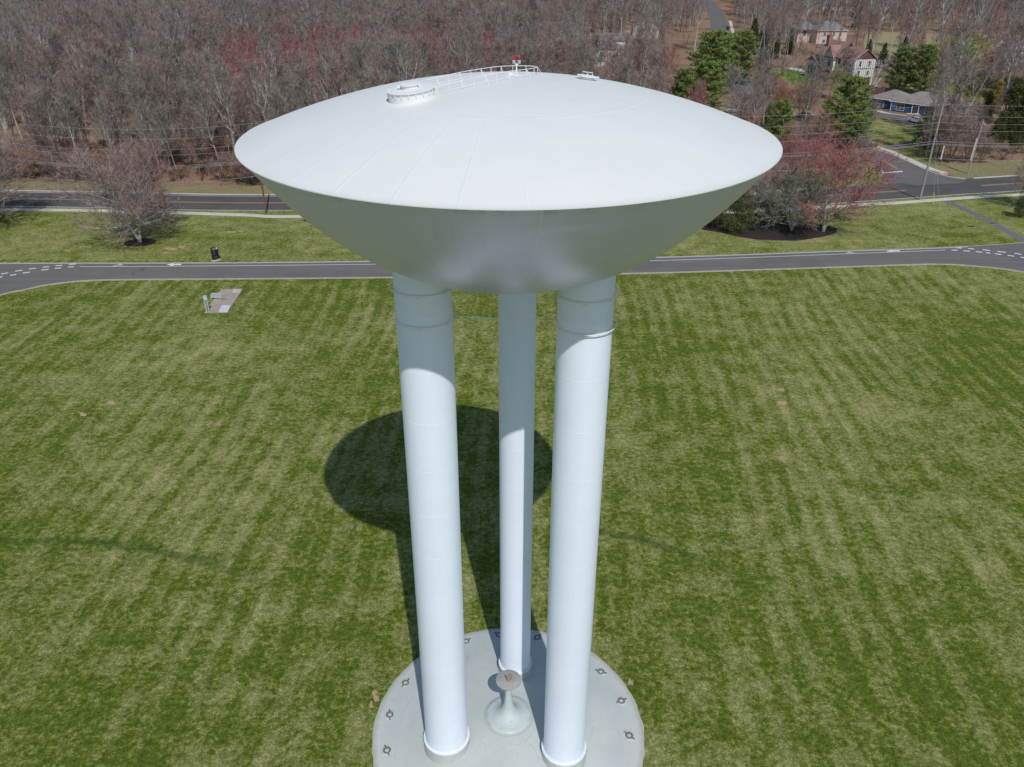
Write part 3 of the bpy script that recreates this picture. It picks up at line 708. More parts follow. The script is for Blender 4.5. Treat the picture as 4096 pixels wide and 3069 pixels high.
# low railing from the vent over the crown, in two parallel runs joined by a loop
def rail_pt(x, y, h): return (x-TX, y-TY, on_dome(x, y)+h)
runA = [(-2.95,29.35),(-2.6,29.55),(-2.1,29.9),(-1.55,30.3),(-1.0,30.75),(-.45,31.25),(.0,31.7),(.35,32.0),(.62,32.35),(.85,32.75),(.95,33.1),(.85,33.45)]
runB = [(.85,33.45),(.45,33.5),(.0,33.4),(-.5,33.1),(-1.0,32.6),(-1.5,32.1),(-2.0,31.65),(-2.6,31.15),(-3.1,30.75)]
mb = MB(); hr = .27
for run in (runA, runB):
    line = catmull(run, 4); mb.tube([rail_pt(p.x, p.y, hr) for p in line], .013, 6)
    mb.tube([rail_pt(p.x, p.y, .045) for p in line], .010, 5)
mb.build('guard_rail', 'white_steel', tower, smooth=True)
for run, sgn in ((runA, -1), (runB, 1)):
    line = catmull(run, 8); tot = length(line); k = 0; s = .35
    while s < tot:
        p = seg(line, s, s, 1)[0]; q = seg(line, min(s+.1, tot), min(s+.1, tot), 1)[0]; t = (q-p)
        t = t.normalized() if t.length > 1e-4 else Vector((1, 0)); nn = Vector((t.y, -t.x))
        mb = MB(); mb.tube([rail_pt(p.x, p.y, -.02), rail_pt(p.x, p.y, hr)], .012, 5)
        if k % 2 == 0:
            e = p+nn*.20*(1 if sgn < 0 else -1); mb.tube([rail_pt(p.x, p.y, hr-.02), rail_pt(e.x, e.y, -.02)], .010, 5)
        mb.build('rail_post', 'white_steel', tower); s += .52; k += 1
# obstruction lights on their short mast
mx, my = .14, 32.84
mst = bpy.data.objects.new('light_mast', None); COL.objects.link(mst); mst.parent = tower; mst.location = (mx-TX, my-TY, on_dome(mx, my))
mb = MB(); mb.tube([(0, 0, -.03), (0, 0, .36)], .028, 10); mb.tube([(0, 0, .34), (0, 0, .40)], .05, 8); mb.box((0, 0, .385), (.22, .05, .03)); mb.tube([(-.14, -.05, .02), (0, 0, .12)], .012, 5); mb.box((-.22, -.12, .05), (.13, .12, .10)); mb.lathe([(.17,-.03),(.17,.02),(.01,.03)], 20, c=(-.02,-.02,0)); mb.build('mast', 'white_steel', mst, smooth=True)
for dx in (-.097, .097):
    mb = MB(); mb.lathe([(.03, .37), (.06, .40), (.068, .43), (.068, .50), (.055, .515), (.04, .52)], 20, c=(dx, 0, 0)); lb = mb.build('lamp_base', 'lamp_grey', mst, smooth=True)
    mb = MB(); mb.lathe([(.052, .518), (.054, .60), (.046, .645), (.02, .675), (.001, .68)], 20, c=(dx, 0, 0)); mb.build('red_beacon', 'red_lens', lb, smooth='all')
# small round lug caps in a ring on the dome
FX = [(147+2048*2.16*0, 1472, 3), (637, 1447, 3), (1100, 1393, 3), (1755, 1252, 3), (895, 1378, 2), (1325, 1438, 2), (1832, 1462, 2), (593, 1306, 2)]
for a, b_, w in FX:
    U, V = ((2048 if w == 3 else 1024)+a/2.16)*.54, b_/2.16*.54
    dx, dy = G(U, V, 0); dirv = Vector((dx, dy, -CAM.z)); lo = 0
    for t in np.linspace(.3, 1, 2800):
        q = CAM+dirv*t; r = math.hypot(q.x-TX, q.y-TY)
        if r < RR and q.z < on_dome(q.x, q.y): break
    mb = MB(); dark = (a == 637)
    mb.lathe([(.10, -.02), (.10, .012), (.085, .02), (.001, .022)], 20)
    if dark: mb.tube([(-.12, .03, .02), (-.14, 0, .05), (-.10, -.05, .03)], [.02, .035, .015], 6, mi=1)
    else: mb.tube([(.10*math.cos(t_), .10*math.sin(t_), .015) for t_ in (3.6, 4.1, 4.7, 5.2)], .012, 4, mi=1 if a in (147, 1832) else 0)
    mb.build('lug_cap', ['blister_white', 'black_iron' if dark else 'grey_slate'], tower, smooth=True, loc=(q.x-TX, q.y-TY, on_dome(q.x, q.y)))

# pedestal in the middle of the pad
pd = thing('vent_pedestal', (PADX, PADY, pad_z(PADX, PADY)-.1), 0, 'flared trumpet-shaped pedestal at the middle of the pad carrying a grey disc', 'pedestal')
mb = MB(); mb.lathe([(1.32, 0.0), (1.29, .07), (1.10, .10), (.88, .17), (.66, .29), (.47, .47), (.35, .70), (.27, 1.0), (.225, 1.35), (.20, 1.8), (.19, 2.3), (.19, 2.72)], 64); mb.build('flared_shaft', 'pedestal_coating', pd, smooth='all')
mb = MB(); mb.lathe([(.22, 2.72), (.66, 2.74), (.71, 2.77), (.71, 2.83), (.68, 2.85), (.01, 2.86)], 56); mb.build('disc', 'grey_slate', pd, smooth=True)
mb = MB(); mb.tube([(.37*math.cos(t), .37*math.sin(t), 2.89) for t in [2*math.pi*i/40 for i in range(40)]], .014, 6, closed=True)
for k in range(6):
    t = k*math.pi/3+.3; mb.tube([(.37*math.cos(t), .37*math.sin(t), 2.85), (.37*math.cos(t), .37*math.sin(t), 2.90)], .014, 5)
mb.build('clamp_ring', 'galvanised', pd)
mb = MB(); mb.box((.02, 0, 3.0), (.30, .27, .27), rz=.35); mb.box((.02, 0, 3.145), (.33, .30, .02), rz=.35); mb.build('box_cap', 'rust_cap', pd)

# round sunk lights round the pad's edge
def make_light(loc, rz, label):
    t = thing('ground_light', loc, rz, label, 'ground light', 'round lights set around the edge of the pad')
    mb = MB(); mb.lathe([(.33, -.08), (.32, .02), (.29, .035), (.21, .035), (.20, .0)], 36); mb.build('housing_collar', 'pad_coating', t, smooth=True)
    mb = MB(); mb.lathe([(.225, -.02), (.225, .05), (.20, .065), (.125, .06), (.12, .03)], 32); mb.build('bezel', 'dark_steel', t, smooth=True)
    mb = MB(); mb.lathe([(.122, .03), (.08, .05), (.001, .055)], 24); mb.build('lens', 'lamp_glass', t, smooth='all')
    for s in (1, -1):
        mb = MB(); mb.box((.30*s, .04*s, .05), (.13, .06, .04), rz=.3); mb.build('clip', 'rusty_clip', t)
    return t
LIT = [(876,1476,'ground light left of the left leg, farthest of three on that side',.9),(842,1545,'ground light on the pad left of the left leg, middle of three',1.6),(836,1622,'ground light on the pad left of the left leg, nearest of three',1.9),
       (1007,1386,'ground light half hidden behind the left leg at the back of the pad',.6),(1078,1372,'ground light in shade just behind the rear leg, partly hidden by it',2.4),(1161,1378,'ground light lying in the leg shadow right of the rear leg',.7),
       (1298,1452,'ground light right of the right leg, farthest of three on that side',-.5),(1342,1515,'ground light right of the right leg, middle of three',.3),(1359,1590,'ground light right of the right leg, nearest of three',-.9)]
base_l = None
for i, (u, v, lab, rz) in enumerate(LIT):
    x, y = G(u, v, .3); z = pad_z(x, y)-.01; x, y = G(u, v, z); z = pad_z(x, y)
    if base_l is None: base_l = learn(make_light((x, y, z), rz, lab)) if not bpy.context.view_layer.update() else None
    else: dup(base_l, (x, y, z), rz, label=lab)

# ------------------------------------------------------------------ things on the lawns
# valve slab with its guard frame
BL, BR, TR, TL = G(442, 677), G(492, 676), G(525, 625.5), G(478, 626)
vault = thing('valve_slab', (*BL, 0), 0, 'low stained concrete slab with steel hatches set in the lawn', 'slab')
loc = lambda p, z=0: (p[0]-BL[0], p[1]-BL[1], z)
mb = MB(); mb.prism([loc(p)[:2] for p in (BL, BR, TR, TL)], 0, .12); mb.build('slab', 'slab_concrete', vault)
def inset(pts, k):
    c = [sum(p[i] for p in pts)/4 for i in (0, 1)]; return [(c[0]+(p[0]-c[0])*k, c[1]+(p[1]-c[1])*k) for p in pts]
z9 = lambda a, b_: G((800+a/4.735)*.54, (950+b_/4.735)*.54, .12)
q = [z9(*p) for p in ((350,1425),(520,1425),(578,1287),(410,1287))]; mb = MB(); mb.prism([loc(p)[:2] for p in q], .12, .15); mb.build('steel_hatch', 'hatch_steel', vault)
q = [z9(*p) for p in ((610,1047),(752,1047),(785,991),(637,990))]; mb = MB(); mb.prism([loc(p)[:2] for p in q], .12, .16)
for a, b_ in ((728,1003),(718,1020),(705,1034)):
    c = loc(z9(a, b_)); mb.lathe([(.05, .16), (.05, .18), (.001, .185)], 10, c=(c[0], c[1], 0), mi=1)
mb.build('vent_hatch', ['kerb_concrete', 'black_iron'], vault)
q = [z9(*p) for p in ((395,1185),(470,1185),(480,1160),(405,1158))]; mb = MB(); mb.prism([loc(p)[:2] for p in q], .12, .126); mb.build('painted_patch', 'needles_mid', vault)
mat('green_paint', (.10,.24,.15), None, 2); bpy.data.objects['painted_patch'].data.materials[0] = MATS['green_paint']
x, y = z9(150, 1405)
st = thing('control_stand', (x, y, .12), 0, 'pale blue-grey steel control stand with a box on two posts at the slab corner', 'control stand')
for s in (-.16, .16):
    mb = MB(); mb.box((s, 0, 1.0), (.07, .07, 2.0)); mb.build('post', 'blue_steel', st)
mb = MB(); mb.box((0, -.02, 1.78), (.44, .22, .5)); mb.box((0, -.02, 2.04), (.50, .28, .03)); mb.build('control_box', 'blue_steel', st)
mb = MB(); mb.tube([(0, -.03, .1), (0, -.03, 1.5)], .03, 6); mb.box((.0, 0, .9), (.28, .03, .04)); mb.build('conduit', 'galvanised', st)
x, y = z9(175, 1215); x2, y2 = z9(262, 1210)
rl = thing('guard_frame', (x, y+.9, 0), 0, 'low pale blue-grey rail frame beside the slab', 'rail')
mb = MB(); mb.tube([(0, 0, 0), (0, 0, .75), (.12, 0, .85), (1.25, 0, .85), (1.25, 0, .0)], .045, 8); mb.tube([(0, 0, .3), (1.25, 0, .3)], .04, 8); mb.build('frame', 'blue_steel', rl, smooth=True)
mb = MB(); mb.box((.62, 0, .57), (1.16, .02, .46)); mb.build('mesh_panel', 'galvanised', rl)

# black pylon sign
x, y = G(467, 563); sg = thing('pylon_sign', (x, y, 0), R_(36), 'black upright sign board with grey lettering on a white footing by the drive', 'sign', scale=.80)
mb = MB(); mb.box((0, 0, .09), (1.5, .55, .18)); mb.build('footing', 'kerb_concrete', sg)
mb = MB(); mb.box((0, 0, 1.33), (1.25, .16, 2.3)); mb.build('board', 'black_panel', sg)
mb = MB(); mb.box((.52, .3, .30), (.3, .5, .24)); mb.build('light_box', 'black_iron', sg)
def letters(txt, x, z, size, m, name='lettering'):
    cu = bpy.data.curves.new('lettering', 'FONT'); cu.body = txt; cu.size = size; cu.extrude = .004; cu.resolution_u = 2
    o = bpy.data.objects.new(name, cu); COL.objects.link(o); o.parent = sg; o.location = (x, -.086, z); o.rotation_euler = (math.pi/2, 0, 0)
    bpy.context.view_layer.update(); dg = bpy.context.evaluated_depsgraph_get()
    me = bpy.data.meshes.new_from_object(o.evaluated_get(dg)); me.materials.clear(); me.materials.append(MATS[m])
    o2 = bpy.data.objects.new(name, me); COL.objects.link(o2); o2.parent = sg; o2.location = o.location; o2.rotation_euler = o.rotation_euler
    bpy.data.objects.remove(o); o2.name = name
def plate(x, z, w, h, m, name, rounded=False):
    mb = MB()
    if rounded: mb.tube([(x, -.080, z), (x, -.089, z)], w/2, 20)
    else: mb.box((x, -.084, z), (w, .01, h))
    mb.build(name, m, sg)
plate(-.42, 2.18, .19, .30, 'sign_grey', 'logo_shape', True); plate(-.16, 2.22, .22, .32, 'sign_ochre', 'logo_shape'); plate(.10, 2.22, .16, .30, 'sign_mauve', 'logo_shape'); plate(.40, 2.24, .24, .36, 'sign_white', 'logo_shape')
# the rows of lettering are too small to read in the photograph: thin blurred bars
for z, x0, x1 in ((1.86,-.42,.12),(1.52,-.36,.1),(1.18,-.38,.06),(.70,-.42,.38)):
    plate((x0+x1)/2, z, x1-x0, .06, 'sign_grey', 'text_line')
plate(.30, .42, .30, .05, 'sign_ochre', 'text_line')

# storm drain mouths
for (u, v), lab in (((2096, 491.5), 'black storm drain mouth in the grass beside the footpath'), ((2144, 484), 'small dark drain grate in the grass beyond the footpath')):
    x, y = G(u, v); t = thing('storm_drain', (x, y, 0), 0, lab, 'drain'); k = 1.0 if u < 2100 else .75
    mb = MB(); mb.prism([(-.75*k, -.3*k), (.7*k, -.3*k), (.8*k, .25*k), (-.6*k, .3*k)], 0, .06); mb.build('surround', 'slab_concrete', t)
    mb = MB(); mb.prism([(-.62*k, -.15*k), (.6*k, -.18*k), (.72*k, .22*k), (-.5*k, .24*k)], .06, .10); mb.build('opening', 'black_iron', t)

# utility poles and lines ----------------------------------------------------
def pole(x, y, H, label, dark=False, lean=0.0, r=.17):
    t = thing('utility_pole', (x, y, 0), 0, label, 'utility pole')
    if lean: t.rotation_euler = (0, lean, 0)
    mb = MB(); mb.tube([(0, 0, -.3), (0, 0, H*.5), (0, 0, H)], [r, r*.85, r*.65], 12); mb.build('pole', 'brown_wood' if dark else 'grey_wood', t, smooth=True)
    return t
pLx, pLy = G(575, 462); pRx, pRy = G(1987, 432); p2x, p2y = G(2090, 376)
PL = pole(pLx, pLy, 14.6, 'brown wooden utility pole at the kerb beside the tank rim', True)
PR = pole(pRx, pRy, 16.3, 'tall weathered utility pole standing on the pavement edge opposite the side street', r=.2)
P2 = pole(p2x, p2y, 10.3, 'shorter utility pole with a white conduit on the far roadside', r=.16, lean=.03)
PM = pole(15.5, 137.2, 15.4, 'utility pole hidden behind the tank bowl')
plx, ply = G(-8, 448); PF = pole(plx, ply, 14.6, 'utility pole just beyond the tree at the edge of the pavement', True)
mb = MB(); mb.tube([(-.22, 0, 2.6), (-.22, 0, 6.9)], .10, 8); mb.build('conduit', 'trim_white', P2, smooth=True)
mb = MB(); mb.tube([(.0, 0, 9.9), (.5, 0, 9.5), (.75, 0, 9.2)], .05, 6); mb.build('arm', 'trim_white', P2)
def z_at(x, y, v):
    lo, hi = 0., 30.
    for _ in range(40):
        m_ = (lo+hi)/2
        if PJ(x, y, m_)[1] > v: lo = m_
        else: hi = m_
    return lo
wl = [267, 289, 310, 322, 344, 346.6, 349, 380]; wr = [225, 250, 264, 279.5, 305, 310, 312, 342]
nm_ = ['topmost', 'second', 'third', 'fourth', 'fifth', 'sixth', 'seventh', 'lowest']
for i, (a, b_) in enumerate(zip(wl, wr)):
    zl, zr_ = z_at(pLx, pLy, a), z_at(pRx, pRy, b_); zm = (zl+zr_)/2-.15
    o_ = (.32 if i % 3 == 1 else -.32 if i % 3 == 2 else 0) if i < 4 else (i-5)*.12
    P = [Vector((plx*1.0, ply+o_, zl)), Vector((pLx, pLy+o_, zl)), Vector((15.5, 137.2+o_, zm)), Vector((pRx, pRy+o_, zr_)), Vector((pRx+60, pRy+15+o_, zr_))]
    line = []
    for k in range(4):
        for j in range(12):
            t = j/12; q = P[k].lerp(P[k+1], t); sag = (1.5 if k in (0, 3) else 1.2)*4*t*(1-t); line.append(q-Vector((0, 0, sag*(.85+.05*i))))
    line.append(P[4]); o0 = Vector((pLx, pLy, 0))
    mb = MB(); mb.tube([p-o0 for p in line], .016 if i < 4 else .022, 5, caps=False)
    tag(mb.build('power_line', 'wire_metal', loc=o0), f'{nm_[i]} of eight wires strung from pole to pole along the road', 'overhead wire', 'wires strung along the road')
for (u, v, lab), k in (((2016, 430, 'thin guy wire with a yellow sleeve running from the tall pole to the grass'), 1.0), ((2031, 436, 'steel guy wire beside the yellow-sleeved one at the tall pole'), .8)):
    x, y = G(u, v+14); t = thing('guy_wire', (x, y, 0), 0, lab, 'guy wire')
    top_ = Vector((pRx-x, pRy-y, 12.5*k)); mb = MB(); mb.tube([(0, 0, 0), top_], .016, 5); mb.build('wire', 'wire_metal', t)
    if k == 1.0: mb = MB(); mb.tube([top_*.01, top_*.17], .045, 6); mb.build('sleeve', 'yellow_plastic', t)
x, y = G(2029, 357); t = pole(x, y, 8.2, 'slim street pole with a white guard in the shrubs by the far roadside', True, r=.10)
mb = MB(); mb.tube([(0, 0, 1.2), (0, 0, 4.0)], .14, 8); mb.build('guard', 'trim_white', t)
# street cabinet, mailbox, bin
x, y = G(1857, 305); t = thing('utility_cabinet', (x, y, 0), R_(-25), 'pale grey-green metal cabinet at the corner of the side street', 'cabinet')
mb = MB(); mb.box((0, 0, .08), (1.3, .9, .16)); mb.build('plinth', 'kerb_concrete', t)
mb = MB(); mb.box((0, 0, .98), (1.1, .7, 1.64)); mb.box((0, 0, 1.82), (1.2, .8, .05)); mb.build('body', 'cabinet_green', t)
mb = MB(); mb.box((0, -.36, .95), (.95, .03, 1.4)); mb.build('door', 'cabinet_green', t)
x, y = G(1884, 318); t = thing('planter', (x, y, 0), R_(-30), 'low dark iron planter box beside the driveway mouth', 'planter')
mb = MB(); mb.box((0, 0, .38), (2.0, .8, .62)); mb.box((0, 0, .72), (2.1, .9, .06)); mb.build('box', 'black_iron', t)
for s in (-.8, .8):
    mb = MB(); mb.box((s, 0, .05), (.15, .7, .1)); mb.build('foot', 'black_iron', t)
x, y = G(1572, 66); t = thing('wheeled_bin', (x, y, 0), .3, 'dark wheeled refuse bin standing at the far street kerb', 'bin')
mb = MB(); mb.prism([(-.55, -.5), (.55, -.5), (.55, .5), (-.55, .5)], .15, 1.5); mb.build('body', 'bin_dark', t)
mb = MB(); mb.box((0, 0, 1.55), (1.25, 1.15, .1)); mb.build('lid', 'bin_dark', t)
for s in (-.5, .5):
    mb = MB(); mb.tube([(s-.06, .45, .17), (s+.06, .45, .17)], .17, 14); mb.build('wheel', 'tyre', t)

# ------------------------------------------------------------------ houses
def gable(mb, x0, x1, y0, y1, z0, zr, ov=.35, axis='x', th=.14, mi=0):
    """pitched roof slab; ridge along axis"""
    if axis == 'x':
        ym = (y0+y1)/2; k = (zr-z0)/((y1-y0)/2); e = z0-ov*k
        P = [(y0-ov, e), (ym, zr), (y1+ov, e), (y1+ov, e-th), (ym, zr-th*1.2), (y0-ov, e-th)]
        f = lambda a, p: (a, p[0], p[1])
        a0, a1 = x0-ov, x1+ov
    else:
        xm = (x0+x1)/2; k = (zr-z0)/((x1-x0)/2); e = z0-ov*k
        P = [(x0-ov, e), (xm, zr), (x1+ov, e), (x1+ov, e-th), (xm, zr-th*1.2), (x0-ov, e-th)]
        f = lambda a, p: (p[0], a, p[1])
        a0, a1 = y0-ov, y1+ov
    vs = [f(a0, p) for p in P]+[f(a1, p) for p in P]
    fs = [(i, (i+1) % 6, 6+(i+1) % 6, 6+i) for i in range(6)] + [(0, 5, 4, 1), (1, 4, 3, 2), (6, 7, 10, 11), (7, 8, 9, 10)]
    mb.add(vs, fs, mi)
def hip(mb, x0, x1, y0, y1, z0, zr, ov=.45, th=.16):
    x0 -= ov; x1 += ov; y0 -= ov; y1 += ov; w, d_ = x1-x0, y1-y0; h = min(w, d_)/2
    if w >= d_: R1, R2 = (x0+h, (y0+y1)/2), (x1-h, (y0+y1)/2)
    else: R1, R2 = ((x0+x1)/2, y0+h), ((x0+x1)/2, y1-h)
    vs = [(x0,y0,z0),(x1,y0,z0),(x1,y1,z0),(x0,y1,z0),(x0,y0,z0-th),(x1,y0,z0-th),(x1,y1,z0-th),(x0,y1,z0-th),(*R1,zr),(*R2,zr)]
    fs = [(0,1,5,4)[::-1],(1,2,6,5)[::-1],(2,3,7,6)[::-1],(3,0,4,7)[::-1],(4,7,6,5)]
    fs += [(0,1,9,8),(1,2,9),(2,3,8,9),(3,0,8)] if w >= d_ else [(0,1,8),(1,2,9,8),(2,3,9),(3,0,8,9)]
    mb.add(vs, fs)
def walls(mb, x0, x1, y0, y1, z1, z0=0.0): mb.box(((x0+x1)/2, (y0+y1)/2, (z0+z1)/2), (x1-x0, y1-y0, z1-z0))
def gab_wall(mb, x0, x1, y, z0, zr, th=.2, axis='x'):
    P = [(x0, z0), (x1, z0), ((x0+x1)/2, zr)]
    f = (lambda p, q: (p[0], q, p[1])) if axis == 'x' else (lambda p, q: (q, p[0], p[1]))
    vs = [f(p, y) for p in P]+[f(p, y+th) for p in P]; mb.add(vs, [(0,1,2),(5,4,3),(0,3,4,1),(1,4,5,2),(2,5,3,0)])
def window(par, x, y, z, w, h, face='front', frame='trim_white', bars=1, name='window'):
    mb = MB(); t = .09; o = bpy.data.objects.new('tmp', None)
    def B(m_, cx, cz, ww, hh, dep):
        m_.box((cx, 0, cz), (ww, dep, hh))
    B(mb, 0, h/2+t/2, w+2*t, t, .12); B(mb, 0, -h/2-t/2, w+2*t, t, .14); B(mb, -w/2-t/2, 0, t, h, .12); B(mb, w/2+t/2, 0, t, h, .12)
    for k in range(bars): B(mb, -w/2+w*(k+1)/(bars+1), 0, .05, h, .10)
    B(mb, 0, 0, w, .05, .10)
    f = mb.build(name, frame, par, loc=(x, y, z)); rz = {'front': 0, 'right': math.pi/2, 'left': -math.pi/2, 'back': math.pi}[face]; f.rotation_euler = (0, 0, rz)
    mb = MB(); mb.box((0, .02, 0), (w, .05, h)); mb.build('pane', 'dark_glass', f); bpy.data.objects.remove(o); return f
def door(par, x, y, z, w, h, m='brown_door', name='door', face='front'):
    mb = MB(); mb.box((0, 0, h/2), (w, .10, h)); d_ = mb.build(name, m, par, loc=(x, y, z)); d_.rotation_euler = (0, 0, {'front': 0, 'right': math.pi/2, 'left': -math.pi/2}[face])
    return d_
def garage(par, x, y, w=2.6, h=2.2, m='garage_white'):
    d_ = door(par, x, y, 0, w, h, m, 'garage_door')
    mb = MB()
    for k in range(4): mb.box((-w/2+w*(k+.5)/4, -.05, h*.80), (w/4*.66, .04, .26))
    mb.build('pane', 'dark_glass', d_)
    mb = MB()
    for k in range(1, 4): mb.box((0, -.06, h*k/4), (w, .02, .03))
    mb.build('panel_rib', 'slab_edge', d_); return d_
def house(name, u, v, rz, label): 
    x, y = G(u, v) if v is not None else u
    return thing(name, (x, y, 0), rz, label, 'house')

# blue single-storey house
h = house('ranch_house', 1876, 231.5, R_(-46.5), 'low blue house with a taupe hipped roof and white-framed windows beside the driveway')
mb = MB(); walls(mb, 0, 6.6, 0, 8.5, 2.55); walls(mb, 6.6, 18.5, -1.4, 8.6, 2.55); walls(mb, 15.2, 23, 2.0, 9.5, 2.5); mb.build('wall', 'blue_siding', h)
r = MB(); hip(r, 0, 9.5, 0, 8.5, 2.62, 4.7); r.build('roof', 'taupe_shingles', h)
r = MB(); hip(r, 6.6, 18.5, -1.4, 8.6, 2.64, 5.15); rf = r.build('roof', 'taupe_shingles', h)
r = MB(); r.tube([(13, 5, 4.3), (13, 5, 5.0)], .16, 8); r.build('vent_pipe', 'trim_white', rf)
r = MB(); hip(r, 15.0, 23, 2.0, 9.5, 2.60, 4.6); r.build('roof', 'taupe_shingles', h)
mb = MB(); mb.box((3.1, -.48, 2.54), (7.1, .06, .18)); mb.box((12.5, -1.88, 2.56), (12.9, .06, .18)); mb.box((-.48, 4.2, 2.54), (.06, 9.4, .18)); mb.box((6.12, -1.0, 2.56), (.06, 1.8, .18)); mb.build('gutter', 'trim_white', h)
window(h, 3.0, -.04, 1.25, 1.9, 1.45); window(h, 9.2, -1.44, 1.3, 2.0, 1.6); window(h, 16.6, -1.44, 1.25, 1.7, 1.4); window(h, 7.4, -1.44, 1.7, .5, .7, bars=0)
door(h, 13.3, -1.45, .15, 1.0, 2.1)
for xx in (6.75, 12.4, 14.1): mb = MB(); mb.box((xx, -1.65, 1.27), (.14, .14, 2.5)); mb.build('porch_post', 'trim_white', h)
mb = MB(); mb.box((13.2, -2.0, .07), (3.2, 1.1, .14)); mb.build('step', 'walk_concrete', h)

# half-timbered house
h = house('timbered_house', 1836.5, 187, R_(106), 'three-storey half-timbered house with red-brown roofs and a white gable end behind the white birch')
# local x runs along the long front away from the corner; local y points away from the street-facing long front -> mirror by using y<0
LW, DW = 19.0, 7.8
E_ = 7.9
mb = MB(); walls(mb, 0, LW, -DW, 0, E_); walls(mb, 9.2, 14.0, -.2, 1.0, E_, 3.2); walls(mb, 17.5, 23.5, -4.5, 1.0, 5.2); gab_wall(mb, -DW, 0, 0, E_, E_+2.9, .2, axis='y'); mb.build('wall', 'stucco', h)
mb = MB(); P_ = [(-DW-.0, E_), (0, E_), (-DW/2, E_+2.75)]; mb.add([(-.03, p[0], p[1]) for p in P_]+[(.0, p[0], p[1]) for p in P_], [(0, 2, 1), (3, 4, 5), (0, 1, 4, 3), (1, 2, 5, 4), (2, 0, 3, 5)]); mb.build('gable_cladding', 'brown_shingle', h)
r = MB(); gable(r, 0, 9.3, -DW, 0, E_, E_+2.9, .4, 'x'); r.build('roof', 'red_shingles', h)
r = MB(); gable(r, 9.0, LW, -DW-.6, .6, E_+.1, E_+4.0, .4, 'x'); r.build('roof', 'red_shingles', h)
r = MB(); gable(r, 9.2, 14.0, -4.0, 1.1, E_-.4, E_+3.1, .35, 'y'); r.build('roof', 'red_shingles', h)
r = MB(); gable(r, 17.5, 23.5, -4.5, 1.0, 5.2, 7.0, .4, 'y'); r.build('roof', 'red_shingles', h)
mb = MB(); gab_wall(mb, 9.2, 14.0, .98, E_-.4, E_+2.9, .05); mb.build('gable_panel', 'stucco', h)
for cx in (2.2, 5.0):
    r = MB(); gable(r, cx-.95, cx+.95, -2.2, .35, E_+.1, E_+1.35, .15, 'y', .1); gd = r.build('dormer', 'red_shingles', h)
    mb = MB(); gab_wall(mb, cx-.9, cx+.9, .33, E_+.05, E_+1.15, .06); mb.box((cx, .3, E_-.3), (1.8, .25, .7)); mb.build('dormer_front', 'stucco', gd)
    mb = MB(); mb.box((cx, .44, E_+.5), (.08, .04, 1.0)); mb.box((cx, .44, E_+.1), (1.7, .04, .1)); mb.build('timber', 'timber', gd)
# timbering on the long front, on the cross gable and on the gable end
mb = MB()
for i in range(20):
    x = .1+i*.49*2
    if x < 9.1 or x > 14.2:
        if x < LW: mb.box((x, .03, 6.4), (.13, .06, 2.9))
mb.box((LW/2, .035, 5.0), (LW, .06, .22)); mb.box((LW/2, .035, 7.8), (LW, .06, .16))
for i in range(7): x = 9.35+i*.75; mb.box((x, 1.04, 5.2+(.4 if i in (0, 6) else 1.3-abs(i-3)*.2)), (.13, .06, 3.9+(-.2 if i in (0, 6) else 2.4-abs(i-3)*.7)))
mb.box((11.6, 1.05, 3.3), (4.9, .06, .2)); mb.box((11.6, 1.05, 7.3), (4.9, .06, .16)); mb.build('timber', 'timber', h)
mb = MB()
for i in range(11): mb.box((-.03, -.15-i*.75, 4.1 if i in (0, 10) else 5.1), (.06, .11, 7.8 if i in (0, 10) else 5.5))
mb.box((-.035, -DW/2, 5.15), (.06, DW, .16)); mb.box((-.035, -DW/2, 2.45), (.06, DW, .20)); mb.build('gable_timber', 'timber', h)
mb = MB(); mb.box((-.02, -2.1, 1.15), (.06, 2.6, 2.3)); mb.box((-.02, -5.6, 1.15), (.06, 2.6, 2.3)); mb.build('garage_door', 'brown_door', h)
mb = MB(); mb.box((9.5, .05, 1.9), (18.8, .08, 2.9)); mb.build('brick_base', 'brown_shingle', h)
for y_, z_ in ((-2.1, 6.6), (-5.4, 6.6), (-2.1, 3.8), (-5.4, 3.8)):
    window(h, -.06, y_, z_, .75, 1.5, 'right', 'trim_white', 0)
for x_ in (2.2, 5.0, 7.6, 16.2): window(h, x_, .06, 6.5, .95, 1.3, 'front', 'timber', 1)
window(h, 11.6, 1.07, 5.6, 1.3, 1.9, 'front', 'timber', 1)
for x_ in (18.6, 20.2, 21.8): window(h, x_, 1.04, 2.6, .8, 2.2, 'front', 'timber', 0)
mb = MB(); mb.box((17.6, -2.2, 6.6), (1.5, 1.3, 13.2)); mb.box((17.6, -2.2, 13.25), (1.7, 1.5, .2)); ch = mb.build('chimney', 'brick', h)
for s in (-.35, .35): mb = MB(); mb.tube([(17.6+s, -2.2, 13.3), (17.6+s, -2.2, 13.8)], .16, 8); mb.build('chimney_pot', 'brick', ch)
mb = MB()
for k in range(6): mb.box((14.6+.0*k, 2.6+k*.38, .9-.15*k), (2.6, .38, .15))
mb.build('steps', 'stone_step', h)
for s in (13.2, 16.0): mb = MB(); mb.tube([(s, 2.4, .9), (s, 2.4, 1.9), (s, 4.7, 1.1), (s, 4.7, .1)], .04, 5); mb.build('handrail', 'black_iron', h)
